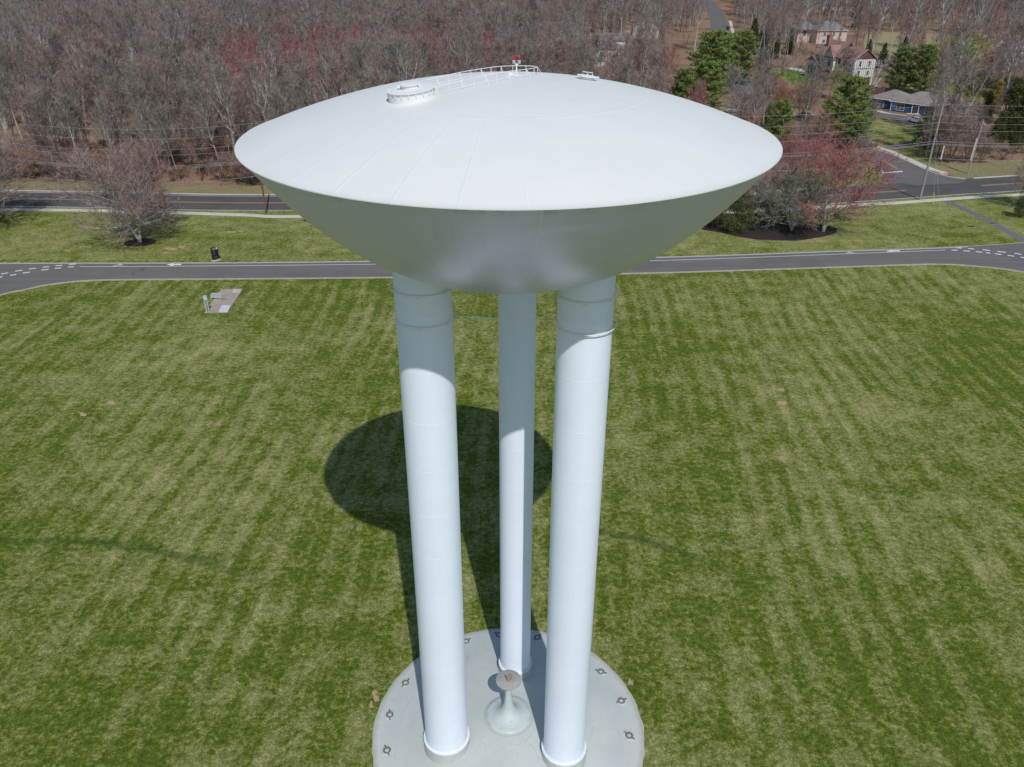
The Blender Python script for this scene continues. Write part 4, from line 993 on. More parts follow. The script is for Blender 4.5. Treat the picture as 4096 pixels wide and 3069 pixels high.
# fence and toy by it
for k in range(5):
    x0, y0 = G(1873, 203.8); x1, y1 = G(1909, 204.5)
a_ = math.atan2(y1-y0, x1-x0); t = thing('board_fence', (x0, y0, 0), a_, 'dark red-brown board fence below the half-timbered house', 'fence'); Lf = math.hypot(x1-x0, y1-y0)
mb = MB(); mb.box((Lf/2, 0, 1.15), (Lf, .06, 2.1)); mb.build('boards', 'fence_board', t)
for k in range(4): mb = MB(); mb.box((Lf*k/3, .06, 1.2), (.12, .12, 2.4)); mb.build('post', 'brown_wood', t)
x, y = G(1888, 192); t = thing('toy_slide', (x, y, 0), .5, 'small orange plastic play slide by the half-timbered house', 'toy')
mb = MB(); mb.add([(-.3, 0, 1.3), (.3, 0, 1.3), (.3, -1.7, .1), (-.3, -1.7, .1), (-.3, 0, 1.2), (.3, 0, 1.2), (.3, -1.7, 0), (-.3, -1.7, 0)], [(0,3,2,1),(4,5,6,7),(0,1,5,4),(1,2,6,5),(2,3,7,6),(3,0,4,7)]); mb.build('chute', 'orange_plastic', t)
for s in (-.3, .3): mb = MB(); mb.tube([(s, .5, 0), (s, .1, 1.7)], .06, 6); mb.build('side_rail', 'orange_plastic', t)

# pink brick house with slate hip roof
h = house('brick_house', 1762, 95, R_(4), 'pink brick house with a dark green-grey hipped roof and white window surrounds')
mb = MB(); walls(mb, 0, 13.5, 0, 10, 5.4); walls(mb, -6.5, 0, 6, 15, 5.4); mb.build('wall', 'pink_brick', h)
r = MB(); hip(r, 0, 13.5, 0, 10, 5.5, 9.0); r.build('roof', 'slate_shingles', h); r = MB(); hip(r, -6.5, 3, 5, 15, 5.5, 8.6); r.build('roof', 'slate_shingles', h)
for x_ in (3.4, 7.6, 10.6): window(h, x_, -.05, 3.9, .9, 1.6, 'front'); mb = MB(); mb.box((x_, -.04, 2.6), (1.2, .08, .7)); mb.build('window_panel', 'trim_white', h)
window(h, -3.4, 5.95, 3.8, 1.3, 2.0); 
for x_ in (3.4, 8.5): window(h, x_, -.05, 1.1, 1.2, 1.4)
mb = MB(); mb.box((6.7, -.5, 5.42), (14.4, .1, .16)); mb.build('gutter', 'trim_white', h)

# white garage house
h = house('garage_house', 1253.5, 143.5, R_(-2), 'white two-storey house with a dark roof and white garage doors among bare trees')
mb = MB(); walls(mb, 0, 5.2, .6, 8, 3.0); walls(mb, 5.2, 15.5, 0, 9, 5.9); walls(mb, 6.2, 17.5, 9, 16, 8.0); walls(mb, 15.5, 19.5, 1.5, 8, 5.2); mb.build('wall', 'white_siding', h)
r = MB(); hip(r, 5.2, 15.5, 0, 9, 6.0, 8.3); r.build('roof', 'dark_shingles', h); r = MB(); gable(r, 6.2, 17.5, 9, 16, 8.0, 10.2, .3); r.build('roof', 'dark_shingles', h)
mb = MB(); mb.box((2.5, 4.2, 3.06), (5.6, 7.8, .16)); mb.build('flat_roof', 'trim_white', h); r = MB(); gable(r, 15.5, 19.5, 1.5, 8, 5.2, 6.4, .3, 'y'); r.build('roof', 'dark_shingles', h)
garage(h, 2.6, .52); garage(h, 7.8, -.06); garage(h, 11.8, -.06); window(h, 7.8, -.06, 4.2, 1.3, 1.2, 'front', 'timber', 1); window(h, 12.5, -.06, 4.2, 1.3, 1.2)
mb = MB(); mb.box((18.6, 9, 4.6), (1.5, 1.3, 9.2)); mb.box((18.6, 9, 9.3), (1.7, 1.5, .2)); mb.build('chimney', 'pink_brick', h)

h = house('cream_house', 1366, 84, R_(-4), 'cream house with a grey gable roof seen between tall trunks')
mb = MB(); walls(mb, 0, 12, 0, 9, 5.2); gab_wall(mb, 0, 12, 0, 5.2, 8.6); mb.build('wall', 'cream_siding', h)
r = MB(); gable(r, 0, 12, 0, 9, 5.2, 8.8, .4, 'y'); r.build('roof', 'dark_shingles', h)
for x_ in (2.5, 6, 9.5): window(h, x_, -.06, 3.8, 1.1, 1.3); window(h, x_, -.06, 1.3, 1.4, 1.2)
mb = MB(); mb.box((-2.2, 3, 2.0), (1.8, .2, 2.4)); mb.build('trellis', 'trim_white', h)

h = house('bungalow', 1358, 176, R_(-3), 'low brown bungalow with white eaves behind a red-budded tree')
mb = MB(); walls(mb, 0, 11, 0, 8, 2.8); gab_wall(mb, 0, 11, 0, 2.8, 4.6); mb.build('wall', 'pink_brick', h)
r = MB(); gable(r, 0, 11, 0, 8, 2.8, 4.8, .5, 'y'); r.build('roof', 'taupe_shingles', h)
mb = MB(); 
for s in (0, 1): 
    a = (-.5, -.55, 2.65) if not s else (11.5, -.55, 2.65); mb.tube([a, (5.5, -.55, 4.85)], .10, 4)
mb.build('bargeboard', 'trim_white', h); window(h, 3, -.05, 1.5, 1.4, 1.1); window(h, 8, -.05, 1.5, 1.8, 1.2)
mb = MB(); mb.box((10.6, -.6, 1.3), (.9, .3, 2.4)); mb.build('side_porch', 'trim_white', h)

h = house('farmhouse', 2184, 143, R_(12), 'white house with pale grey roofs at the wood edge behind dark bushes')
mb = MB(); walls(mb, 0, 14, 0, 10, 6.0); walls(mb, 3, 12, -4, 0, 3.0); gab_wall(mb, 0, 8, 0, 6.0, 8.6); mb.build('wall', 'white_siding', h)
r = MB(); gable(r, 0, 8, 0, 10, 6.0, 9.0, .4, 'y'); r.build('roof', 'pale_shingles', h); r = MB(); gable(r, 8, 14, 0, 10, 6.0, 8.6, .4); r.build('roof', 'pale_shingles', h); r = MB(); gable(r, 3, 12, -4, 0, 3.0, 4.2, .3); r.build('roof', 'trim_white', h)
for x_ in (2.2, 5.8, 10.5): window(h, x_, -.06, 4.6, 1.1, 1.3)
for x_ in (4.6, 7.4, 10.2): window(h, x_, -4.06, 1.5, 1.3, 1.5)
h = house('long_house', 1776, 22, R_(-3), 'long low pale house with a dark roof far back in the woods')
mb = MB(); walls(mb, 0, 26, 0, 10, 3.2); mb.build('wall', 'grey_siding', h); r = MB(); gable(r, 0, 26, 0, 10, 3.2, 5.4, .5); r.build('roof', 'dark_shingles', h)
for x_ in (4, 10, 17, 22): window(h, x_, -.06, 1.8, 1.8, 1.4)
h = house('white_cottage', 1318, 16, R_(5), 'far white house glimpsed between trunks near the treetops')
mb = MB(); walls(mb, 0, 13, 0, 9, 6.0); mb.build('wall', 'white_siding', h); r = MB(); gable(r, 0, 13, 0, 9, 6.0, 8.8, .4); r.build('roof', 'dark_shingles', h)
for x_ in (2.5, 6.5, 10.5): window(h, x_, -.06, 4.4, 1.2, 1.4)
h = house('stone_house', 1375, 22, R_(0), 'far pale house with a grey roof beyond the cream one')
mb = MB(); walls(mb, 0, 17, 0, 9, 6.0); mb.build('wall', 'cream_siding', h); r = MB(); gable(r, 0, 17, 0, 9, 6.0, 9.0, .4); r.build('roof', 'pale_shingles', h)
for x_ in (3, 8, 13): window(h, x_, -.06, 4.2, 1.2, 1.4)
h = house('white_gable_house', 26, 14, R_(8), 'far white house showing through bare branches above the woods')
mb = MB(); walls(mb, 0, 14, 0, 9, 6.5); gab_wall(mb, 0, 14, 0, 6.5, 10.0); mb.build('wall', 'white_siding', h); r = MB(); gable(r, 0, 14, 0, 9, 6.5, 10.2, .3, 'y'); r.build('roof', 'pale_shingles', h)
for x_ in (4, 10): window(h, x_, -.06, 4.2, 1.2, 1.4)

# ------------------------------------------------------------------ cars
def car(u, v, rz, label, paint, kind='saloon'):
    x, y = G(u, v); t = thing('parked_car', (x, y, 0), rz, label, 'car')
    if kind == 'saloon':
        P = [(-2.3,.38),(-2.35,.75),(-2.2,.98),(-1.65,1.04),(1.0,.98),(2.05,.80),(2.3,.58),(2.28,.30)]; C = [(-1.75,1.02),(-1.15,1.38),(-.2,1.46),(.45,1.38),(1.15,.97)]
    else:
        P = [(-2.35,.42),(-2.4,.95),(-2.35,1.10),(1.05,1.10),(2.15,.95),(2.38,.70),(2.35,.35)]; C = [(-2.3,1.08),(-2.05,1.62),(-.2,1.70),(.35,1.62),(1.15,1.08)]
    def loft(prof, w0, w1, mb, mi=0):
        n = len(prof); z0 = min(p[1] for p in prof); z1 = max(p[1] for p in prof)
        ww = [w0+(w1-w0)*(p[1]-z0)/(z1-z0) for p in prof]
        vs = [(p[0], -w, p[1]) for p, w in zip(prof, ww)]+[(p[0], w, p[1]) for p, w in zip(prof, ww)]
        mb.add(vs, [tuple(range(n)), tuple(range(2*n-1, n-1, -1))]+[(i, n+i, n+(i+1) % n, (i+1) % n) for i in range(n)], mi)
    mb = MB(); loft(P[::-1], .90, .84, mb); bd = mb.build('body', paint, t); bm = bd.modifiers.new('Bevel', 'BEVEL'); bm.width = .06; bm.segments = 2
    mb = MB(); loft(C[::-1], .80, .60, mb); gl = mb.build('glasshouse', 'dark_glass', t)
    rf = [c for c in C[1:-1]]; mb = MB(); mb.add([(c[0]*.98, s*.60, c[1]+.015) for s in (-1, 1) for c in rf], [(0, 1, 4, 3), (1, 2, 5, 4)]); mb.build('roof_panel', paint, gl)
    mb = MB()
    for s in (-1, 1):
        mb.tube([(C[-1][0], s*.79, C[-1][1]), (C[-2][0], s*.62, C[-2][1]+.01)], .035, 5); mb.tube([(C[0][0], s*.79, C[0][1]), (C[1][0], s*.62, C[1][1]+.01)], .05, 5); mb.tube([(-.3, s*.80, C[0][1]), (-.3, s*.62, 1.44 if kind == 'saloon' else 1.68)], .035, 5)
    mb.build('pillar', paint, gl)
    for sx in (-1.4, 1.42):
        for s in (-1, 1):
            mb = MB(); mb.tube([(sx, s*.72, .33), (sx, s*.93, .33)], .33, 18); w = mb.build('wheel', 'tyre', t); mb = MB(); mb.tube([(sx, s*.93, .33), (sx, s*.945, .33)], .20, 12); mb.build('rim', 'rim_metal', w)
    for s in (-.62, .62):
        mb = MB(); mb.box((2.22, s, .68), (.18, .34, .14)); mb.build('headlight', 'lamp_glass', t); mb = MB(); mb.box((-2.33, s, .82), (.08, .36, .16)); mb.build('tail_light', 'tail_red', t)
    return t
car(1980, 266, R_(-60), 'white car parked by the blue house at the edge of the drive', 'car_white')
car(1742, 254.5, R_(-28), 'silver saloon seen between the pines and the rust-brown shrubs', 'car_silver')
car(1585, 244, R_(-8), 'pale grey estate car behind bare maples near the tank rim', 'car_silver', 'suv')
# bench and pot by the blue house
x, y = G(1979, 252); t = thing('garden_table', (x, y, 0), .3, 'small white table beside the door of the blue house', 'table')
mb = MB(); mb.box((0, 0, .72), (1.0, .8, .06)); mb.build('table_top', 'trim_white', t)
for a in (-.4, .4):
    for c in (-.3, .3): mb = MB(); mb.box((a, c, .35), (.06, .06, .7)); mb.build('leg', 'brown_wood', t)

# ------------------------------------------------------------------ trees
def rot_about(d, ang, az, rng=None):
    """direction leaning away from d by ang at azimuth az round it"""
    d = d/np.linalg.norm(d); a = np.array([1., 0, 0]) if abs(d[0]) < .8 else np.array([0, 1., 0])
    e = np.cross(d, a); e /= np.linalg.norm(e); f = np.cross(d, e)
    return d*math.cos(ang)+(e*math.cos(az)+f*math.sin(az))*math.sin(ang)
def limb(rng, p, d, Ln, r, n, wob, up, taper=.35):
    """polyline limb -> list of (p0,p1,r0,r1)"""
    out = []; d = d/np.linalg.norm(d)
    for k in range(n):
        q = p+d*(Ln/n); r1 = r*(1-(1-taper)*(k+1)/n); out.append((p, q, r*(1-(1-taper)*k/n), r1)); p = q
        d = d+rng.normal(0, wob, 3)+np.array([0, 0, up]); d /= np.linalg.norm(d)
    return out
def at_t(segs, t):
    k = min(int(t*len(segs)), len(segs)-1); u = t*len(segs)-k; a, b_, r0, r1 = segs[k]
    return a+(b_-a)*u, (b_-a)/np.linalg.norm(b_-a), r0+(r1-r0)*u
def bare_tree(seed, H, r0, crown_r, start=.35, n1=12, n2=6, n3=5, n4=4, lean_up=.12, ang=(.9, .45), tw=.035, forks=1, droop=0.0, twl=1.0, lean=.03, rnd=False):
    """wood segments by level, twig blades"""
    rng = np.random.default_rng(seed); thick, thin, tips = [], [], []
    stems = []
    for k in range(forks):
        d = np.array([rng.normal(0, lean), rng.normal(0, lean), 1.]) if forks == 1 else rot_about(np.array([0, 0, 1.]), rng.uniform(.15, .45), 2*math.pi*k/forks+rng.uniform(-.4, .4))
        base = np.zeros(3)
        stems.append(limb(rng, base, d, H*(.93 if forks == 1 else rng.uniform(.8, .95)), r0/math.sqrt(forks), 8, .05, .04 if forks == 1 else .07, .12))
    az = rng.uniform(0, 6.28)
    for st in stems:
        thick += st
        for i in range(max(3, n1//forks)):
            t = start+(.97-start)*(i+rng.uniform(0, .7))/max(3, n1//forks); az += 2.399+rng.normal(0, .3)
            p, d, r = at_t(st, min(t, .99)); f = (t-start)/(1-start)
            Lb = crown_r*((.55+.55*math.sin(math.pi*min(1, .12+.80*f))) if rnd else (1.15-.62*f**1.5))*rng.uniform(.7, 1.15); a = ang[0]+(ang[1]-ang[0])*f
            b1 = limb(rng, p, rot_about(d, a, az), Lb*1.15, min(r*.62, .13*(Lb/4)), 5, .12, lean_up-droop*(1-f), .3); thick += b1
            for j in range(n2):
                t2 = .22+.76*(j+rng.uniform(0, .8))/n2; p2, d2, r2 = at_t(b1, min(t2, .99))
                b2 = limb(rng, p2, rot_about(d2, rng.uniform(.5, .95), rng.uniform(0, 6.28)), Lb*rng.uniform(.35, .6)*(1.1-.4*t2), max(r2*.6, .012), 3, .16, lean_up*.7-droop*.6, .35); thin += b2
                for k in range(n3):
                    t3 = .15+.85*(k+rng.uniform(0, .8))/n3; p3, d3, r3 = at_t(b2, min(t3, .99))
                    b3 = limb(rng, p3, rot_about(d3, rng.uniform(.45, .9), rng.uniform(0, 6.28)), rng.uniform(.7, 1.3)*twl, .011, 1, .1, .05-droop*.4, .5); tips += b3
                    q = b3[0][1]; dq = b3[0][1]-b3[0][0]
                    for m_ in range(n4):
                        s_ = rng.uniform(.25, 1.0); pp = b3[0][0]+dq*s_; dd = rot_about(dq, rng.uniform(.35, .85), rng.uniform(0, 6.28))
                        dd[2] += .45-droop*2.2; tips.append((pp, pp+dd*rng.uniform(.3, .7)*twl, .009, .004))
    return thick, thin, tips
def segs_arrays(segs, sides):
    P0 = np.array([s[0] for s in segs]); P1 = np.array([s[1] for s in segs]); R0 = np.array([s[2] for s in segs]); R1 = np.array([s[3] for s in segs])
    D = P1-P0; D /= np.linalg.norm(D, axis=1)[:, None]+1e-9; A = np.where(np.abs(D[:, 2:3]) < .9, np.array([[0, 0, 1.]]), np.array([[1., 0, 0]]))
    E = np.cross(D, A); E /= np.linalg.norm(E, axis=1)[:, None]; F = np.cross(E, D)
    n = len(segs); V = np.zeros((n, 2*sides, 3)); faces = np.zeros((n, sides, 4), int)
    for k in range(sides):
        t = 2*math.pi*k/sides; o = E*math.cos(t)+F*math.sin(t)
        V[:, k] = P0+o*R0[:, None]; V[:, sides+k] = P1+o*R1[:, None]; k2 = (k+1) % sides
        faces[:, k] = [k, k2, sides+k2, sides+k]
    faces += (np.arange(n)*2*sides)[:, None, None]
    return V.reshape(-1, 3), faces.reshape(-1, 4)
def blades(segs, w, seed=0):
    rng = np.random.default_rng(seed); P0 = np.array([s[0] for s in segs]); P1 = np.array([s[1] for s in segs]); D = P1-P0
    X = np.cross(D, rng.normal(0, 1, D.shape)); X /= np.linalg.norm(X, axis=1)[:, None]+1e-9; n = len(segs)
    V = np.stack([P0-X*w, P0+X*w, P1], 1).reshape(-1, 3); return V, np.arange(3*n).reshape(-1, 3)
def join(parts):
    """[(V, F, mat)] -> arrays"""
    V = []; L3 = []; mi = []; sizes = []; o = 0
    for v, f, m_ in parts:
        V.append(v); L3.append((f+o).reshape(-1)); sizes.append(np.full(len(f), f.shape[1])); mi.append(np.full(len(f), m_)); o += len(v)
    return np.concatenate(V), np.concatenate(L3), np.concatenate(sizes), np.concatenate(mi)
def np_mesh(name, V, loops, sizes, mi, mats):
    me = bpy.data.meshes.new(name); me.vertices.add(len(V)); me.vertices.foreach_set('co', V.astype(np.float32).reshape(-1))
    me.loops.add(len(loops)); me.loops.foreach_set('vertex_index', loops.astype(np.int32))
    me.polygons.add(len(sizes)); st = np.zeros(len(sizes), np.int32); st[1:] = np.cumsum(sizes)[:-1]
    me.polygons.foreach_set('loop_start', st); me.polygons.foreach_set('material_index', mi.astype(np.int32))
    for m_ in mats: me.materials.append(MATS[m_])
    me.update(calc_edges=True); return me
TREE_MESH = {}
bark('twig_dusk', (.34,.205,.20), (.38,.255,.24))
def tree_kind(key, seed, trunk_m, twig_m, tw=.03, **kw):
    th, tn, tp = bare_tree(seed, **kw)
    v, f = segs_arrays(th, 6); me1 = np_mesh(key+'_trunk', *join([(v, f, 0)]), [trunk_m])
    v2, f2 = segs_arrays(tn, 3); v3, f3 = blades(tp, tw, seed); me2 = np_mesh(key+'_crown', *join([(v2, f2, 0), (v3, f3, 1)]), [trunk_m, twig_m])
    TREE_MESH[key] = (me1, me2, kw['H'])
def leaf_cloud(rng, centres, rad, n, size, w, up=.2, flat=1.0):
    C = centres[rng.integers(0, len(centres), n)]; R = rad[rng.integers(0, len(rad), n)] if hasattr(rad, '__len__') else rad
    d = rng.normal(0, 1, (n, 3)); d /= np.linalg.norm(d, axis=1)[:, None]; r = rng.uniform(0.2, 1, n)**.5
    P = C+d*(r*R)[:, None]*np.array([1, 1, flat]); q = d*.7+rng.normal(0, .6, (n, 3)); q[:, 2] += up; q /= np.linalg.norm(q, axis=1)[:, None]
    X = np.cross(q, rng.normal(0, 1, (n, 3))); X /= np.linalg.norm(X, axis=1)[:, None]; L_ = size*rng.uniform(.6, 1.3, n)[:, None]
    V = np.stack([P-X*w, P+X*w, P+q*L_], 1).reshape(-1, 3); return V, np.arange(3*n).reshape(-1, 3)
def pine_kind(key, seed, leaf, H=14., R=4.0, start=.12, per=6, step=.75, tuft=72, droop=-.05, shape=1.1, size=.46, w=.085, trunk='bark_dark'):
    rng = np.random.default_rng(seed); wood = limb(rng, np.zeros(3), np.array([0, 0, 1.]), H*.97, .018*H, 8, .02, .03, .15); th = list(wood); cents = []; rads = []
    z = start*H; az = 0
    while z < H*.96:
        f = (z/H-start)/(1-start); Lb = R*((1-f)**(.62*shape)+.06)*(.55+.45*min(1, f*5+.35))
        for k in range(per):
            az += 2*math.pi/per+rng.normal(0, .25); L1 = Lb*rng.uniform(.62, 1.15)
            if rng.random() < .12: continue
            p, d, r = at_t(wood, min(z/(H*.97), .99)); b = limb(rng, p, np.array([math.cos(az), math.sin(az), .18+.5*f+droop]), L1, max(.02, r*.3), 4, .09, .05, .3); th += b
            m = max(2, int(L1/.55))
            for j in range(m):
                t = .30+.70*(j+.5)/m; q, dd, _ = at_t(b, min(t, .99)); side = np.cross(dd, [0, 0, 1.]); sw = (1-t)*.35*L1+.12
                for s_ in (-1, 0, 1):
                    cents.append(q+side*s_*sw*rng.uniform(.5, 1.1)+rng.normal(0, .08, 3)); rads.append(rng.uniform(.26, .46))
        z += step*rng.uniform(.85, 1.15)
    cents = np.array(cents+[np.array([0, 0, H*.98])]*3); rads = np.array(rads+[.3]*3); n = len(cents)*tuft//8
    idx = np.repeat(np.arange(len(cents)), max(1, n//len(cents))); C = cents[idx]; Rr = rads[idx]; nn = len(idx)
    d = rng.normal(0, 1, (nn, 3)); d /= np.linalg.norm(d, axis=1)[:, None]; P = C+d*(Rr*rng.uniform(.1, .9, nn))[:, None]*np.array([1, 1, .55])
    q = d+rng.normal(0, .5, (nn, 3)); q[:, 2] += .45; q /= np.linalg.norm(q, axis=1)[:, None]; X = np.cross(q, rng.normal(0, 1, (nn, 3))); X /= np.linalg.norm(X, axis=1)[:, None]
    V = np.stack([P-X*w, P+X*w, P+q*(size*rng.uniform(.7, 1.3, nn))[:, None]], 1).reshape(-1, 3); F = np.arange(3*nn).reshape(-1, 3)
    v, f_ = segs_arrays(th, 5); TREE_MESH[key] = (np_mesh(key+'_trunk', *join([(v, f_, 0)]), [trunk]), np_mesh(key+'_crown', *join([(V, F, 0)]), [leaf]), H)
def bush_kind(key, seed, leaf, H=3., R=2., n=3500, cone=0.0, size=.22, w=.05, trunk='bark_dark', lumps=26, base=.15):
    rng = np.random.default_rng(seed); th = []; C = []; rr = []
    for k in range(6): th += limb(rng, np.zeros(3), np.array([rng.normal(0, .4*(1-cone)), rng.normal(0, .4*(1-cone)), 1.]), H*.7, .02*H, 4, .12, .05, .2)
    for k in range(lumps):
        z = rng.uniform(base, .92); wd = R*((1-z) if cone else math.sin(math.pi*min(1, .18+z*.80))); wd = max(.05*R, wd); a = rng.uniform(0, 6.28); r = wd*rng.uniform(.25, .85)
        C.append([r*math.cos(a), r*math.sin(a), z*H]); rr.append(R*rng.uniform(.2, .42)*(.55+.45*(1-z)))
    V, F = leaf_cloud(rng, np.array(C), np.array(rr), n, size, w, .3)
    C_ = np.array(C); V[:, 2] = np.maximum(V[:, 2], .03)
    v, f = segs_arrays(th, 4); TREE_MESH[key] = (np_mesh(key+'_trunk', *join([(v, f, 0)]), [trunk]), np_mesh(key+'_crown', *join([(V, F, 0)]), [leaf]), H)

# kinds: forest trees
for k, (tr, tg) in enumerate((('bark_grey','twig_grey'),('bark_grey','twig_mauve'),('bark_dark','twig_mauve'),('bark_pale','twig_grey'),('bark_grey','twig_grey'))):
    tree_kind(f'wood{k}', 10+k, tr, tg, H=17., r0=.20, crown_r=[3.6,3.2,3.9,3.0,4.2][k], start=[.42,.38,.30,.5,.35][k], n1=16, n2=6, n3=6, n4=3, tw=.031, lean_up=.16, ang=(.66, .32))
for k, (tr, tg) in enumerate((('bark_grey','twig_red'),('bark_dark','twig_red'),('bark_grey','twig_dusk'))):
    tree_kind(f'maple{k}', 30+k, tr, tg, H=13., r0=.17, crown_r=3.4, start=.28, n1=14, n2=6, n3=6, n4=4, tw=.034, lean_up=.18, ang=(.8, .35), twl=.9)
# garden kinds
tree_kind('beech', 51, 'bark_pale', 'twig_mauve', H=10.5, r0=.30, crown_r=4.9, start=.18, n1=46, n2=10, n3=8, n4=4, tw=.021, lean_up=.06, ang=(1.25, .35), droop=.03, rnd=True, forks=2)
tree_kind('spread', 52, 'bark_grey', 'twig_mauve', H=9., r0=.26, crown_r=4.3, start=.2, n1=28, n2=9, n3=8, n4=4, tw=.018, ang=(1.3, .4), droop=.05, rnd=True)
tree_kind('redspread', 53, 'bark_grey', 'twig_red', H=9., r0=.22, crown_r=4.6, start=.25, n1=24, n2=9, n3=7, n4=5, tw=.020, ang=(1.25, .5), forks=2, droop=.04, rnd=True)
tree_kind('lichen', 54, 'bark_grey', 'twig_olive', H=5.6, r0=.22, crown_r=3.9, start=.14, n1=34, n2=9, n3=9, n4=5, tw=.022, ang=(1.4, .5), forks=3, twl=.6, rnd=True)
tree_kind('rustbush', 55, 'bark_dark', 'twig_rust', H=10., r0=.26, crown_r=3.6, start=.15, n1=24, n2=7, n3=6, n4=4, tw=.028, ang=(.7, .35), forks=6, lean_up=.2)
tree_kind('greybush', 56, 'bark_dark', 'twig_mauve', H=8., r0=.24, crown_r=3.6, start=.12, n1=24, n2=7, n3=6, n4=4, tw=.026, ang=(.9, .5), forks=5)
tree_kind('birch', 57, 'bark_white', 'bark_white', H=12., r0=.26, crown_r=3.6, start=.30, n1=18, n2=5, n3=2, n4=1, tw=.022, ang=(.75, .4), forks=3)
tree_kind('tall', 58, 'bark_pale', 'twig_grey', H=27., r0=.42, crown_r=6.2, start=.40, n1=18, n2=8, n3=6, n4=4, tw=.034, ang=(.8, .35), lean_up=.2)
tree_kind('tall2', 59, 'bark_grey', 'twig_mauve', H=27., r0=.38, crown_r=5.4, start=.45, n1=16, n2=8, n3=6, n4=4, tw=.034, ang=(.7, .35), lean_up=.2, forks=2)
tree_kind('ghost', 60, 'bark_white', 'twig_pale', H=17., r0=.20, crown_r=3.2, start=.4, n1=12, n2=4, n3=2, n4=2, tw=.03, ang=(.6, .35), forks=1)
tree_kind('willow', 61, 'bark_grey', 'willow_leaf', H=10., r0=.30, crown_r=5.0, start=.25, n1=26, n2=8, n3=7, n4=6, tw=.050, ang=(1.1, .4), droop=.10, rnd=True)
pine_kind('pine0', 71, 'needles_bright', 14, 5.6, shape=.75); pine_kind('pine1', 72, 'needles_bright', 14, 5.0, shape=.65); pine_kind('pine2', 73, 'needles_mid', 13, 4.8, shape=.75); pine_kind('spruce', 74, 'needles_dark', 13, 3.8, shape=1.2, start=.04)
bush_kind('cedar', 81, 'needles_olive', 13, 2.9, 9000, 1.0, .30, .07, lumps=60, base=.03); bush_kind('goldcone', 82, 'needles_gold', 6, 2.0, 4000, 1.0, .22, .05, lumps=34, base=.03)
bush_kind('yew', 83, 'needles_olive', 4.6, 3.4, 9000, 0, .22, .045, lumps=50, base=.05); bush_kind('darkbush', 84, 'needles_dark', 4.5, 3.0, 5000, 0, .26, .05, lumps=36); bush_kind('greenbush', 85, 'needles_bright', 1.5, 1.1, 1500, 0, .16, .035, lumps=16); bush_kind('midbush', 86, 'needles_mid', 4.2, 2.4, 4000, 0, .24, .05, lumps=30)

PROTO = {}
def plant(key, x, y, H, name, label, cat, group=None, rz=None, wide=1.0, rng=random.Random(9), single=False):
    me1, me2, h0 = TREE_MESH[key]; s = H/h0
    t = bpy.data.objects.new(name, None); COL.objects.link(t); t.location = (x, y, 0); t.rotation_euler = (0, 0, rng.uniform(0, 6.28) if rz is None else rz); t.scale = (s*wide, s*wide, s)
    t.empty_display_size = .3; tag(t, label, cat, group)
    for nm, me in (('trunk', me1), ('crown', me2)):
        o = bpy.data.objects.new(nm, me); COL.objects.link(o); o.parent = t
    return t

# ---- garden and roadside trees, each placed where it grows
def tr(key, u, v, vt, name, label, cat='tree', group=None, wide=1.0, rz=None, H=None):
    x, y = G(u, v); plant(key, x, y, H or HT(u, v, vt), name, label, cat, group, rz, wide)
tr('beech', 303, 523, 346, 'beech_tree', 'spreading silver-barked bare tree on a round black mulch bed by the pavement', wide=1.0)
tr('redspread', 316, 478, 352, 'bare_tree', 'reddish bare tree with a dark trunk right behind the silver-barked one', wide=.75)
tr('spread', -8, 484, 345, 'bare_tree', 'grey bare tree at the lawn edge by the far end of the pavement', wide=1.45)
tr('beech', -60, 468, 340, 'bare_tree', 'second bare tree beyond the pavement end', wide=.9)
tr('redspread', 1778, 500, 345, 'red_maple', 'red-budded leaning maple at the end of the black mulch bed', wide=1.35, rz=2.0)
tr('lichen', 1709, 499, 405, 'crabapple_tree', 'low lichen-covered crabapple with a tangled grey-green crown on the mulch bed', wide=1.0)
tr('yew', 1580, 494, 412, 'yew_shrub', 'dense dark green evergreen shrub on the mulch bed under the tank rim', 'shrub', wide=1.0)
tr('greybush', 1625, 462, 385, 'bare_shrub', 'grey bare shrub with many stems behind the evergreen shrub', 'shrub', wide=1.0)
tr('darkbush', 1655, 470, 430, 'evergreen_shrub', 'dark low evergreen between the grey shrub and the crabapple', 'shrub', wide=.8)
tr('yew', 745, 492, 452, 'evergreen_shrub', 'dark shrub in the bed beside the tank bowl', 'shrub', wide=.6)
tr('redspread', 1700, 412, 320, 'red_maple', 'red-budded maple across the road nearest the tank rim', wide=.75)
tr('redspread', 1748, 402, 328, 'red_maple', 'red-budded maple across the road behind the leaning one', wide=.8)
tr('redspread', 1792, 408, 345, 'red_maple', 'red-budded maple on the grass corner, its crown touching the road', wide=.8)
tr('spread', 1853, 387, 318, 'bare_tree', 'young bare tree with reddish twigs on the street corner grass', wide=.8)
tr('greybush', 1672, 420, 345, 'bare_shrub', 'whitish bare shrub at the far roadside beside the tank rim', 'shrub', wide=.7)
tr('rustbush', 1752, 350, 250, 'rust_tree', 'rust-brown many-stemmed bare tree between the two pines', wide=1.05)
tr('rustbush', 1706, 352, 268, 'rust_tree', 'smaller rust-brown bare tree left of the broad one', wide=.8)
tr('greybush', 1720, 385, 330, 'bare_shrub', 'mauve bare thicket below the rust-brown tree', 'shrub', wide=1.2)
tr('pine0', 1822, 312, 165, 'pine_tree', 'large bright green pine at the corner of the side street', wide=1.15)
tr('pine2', 1845, 330, 255, 'pine_tree', 'small pine below the large one at the street corner', wide=1.1)
tr('pine1', 1680, 330, 214, 'pine_tree', 'green pine rising beside the tank rim', wide=.9)
tr('pine2', 1655, 300, 225, 'pine_tree', 'half hidden pine behind the one at the tank rim', wide=.9)
tr('rustbush', 1730, 262, 184, 'rust_tree', 'orange-brown bare tree behind the silver saloon', wide=1.0)
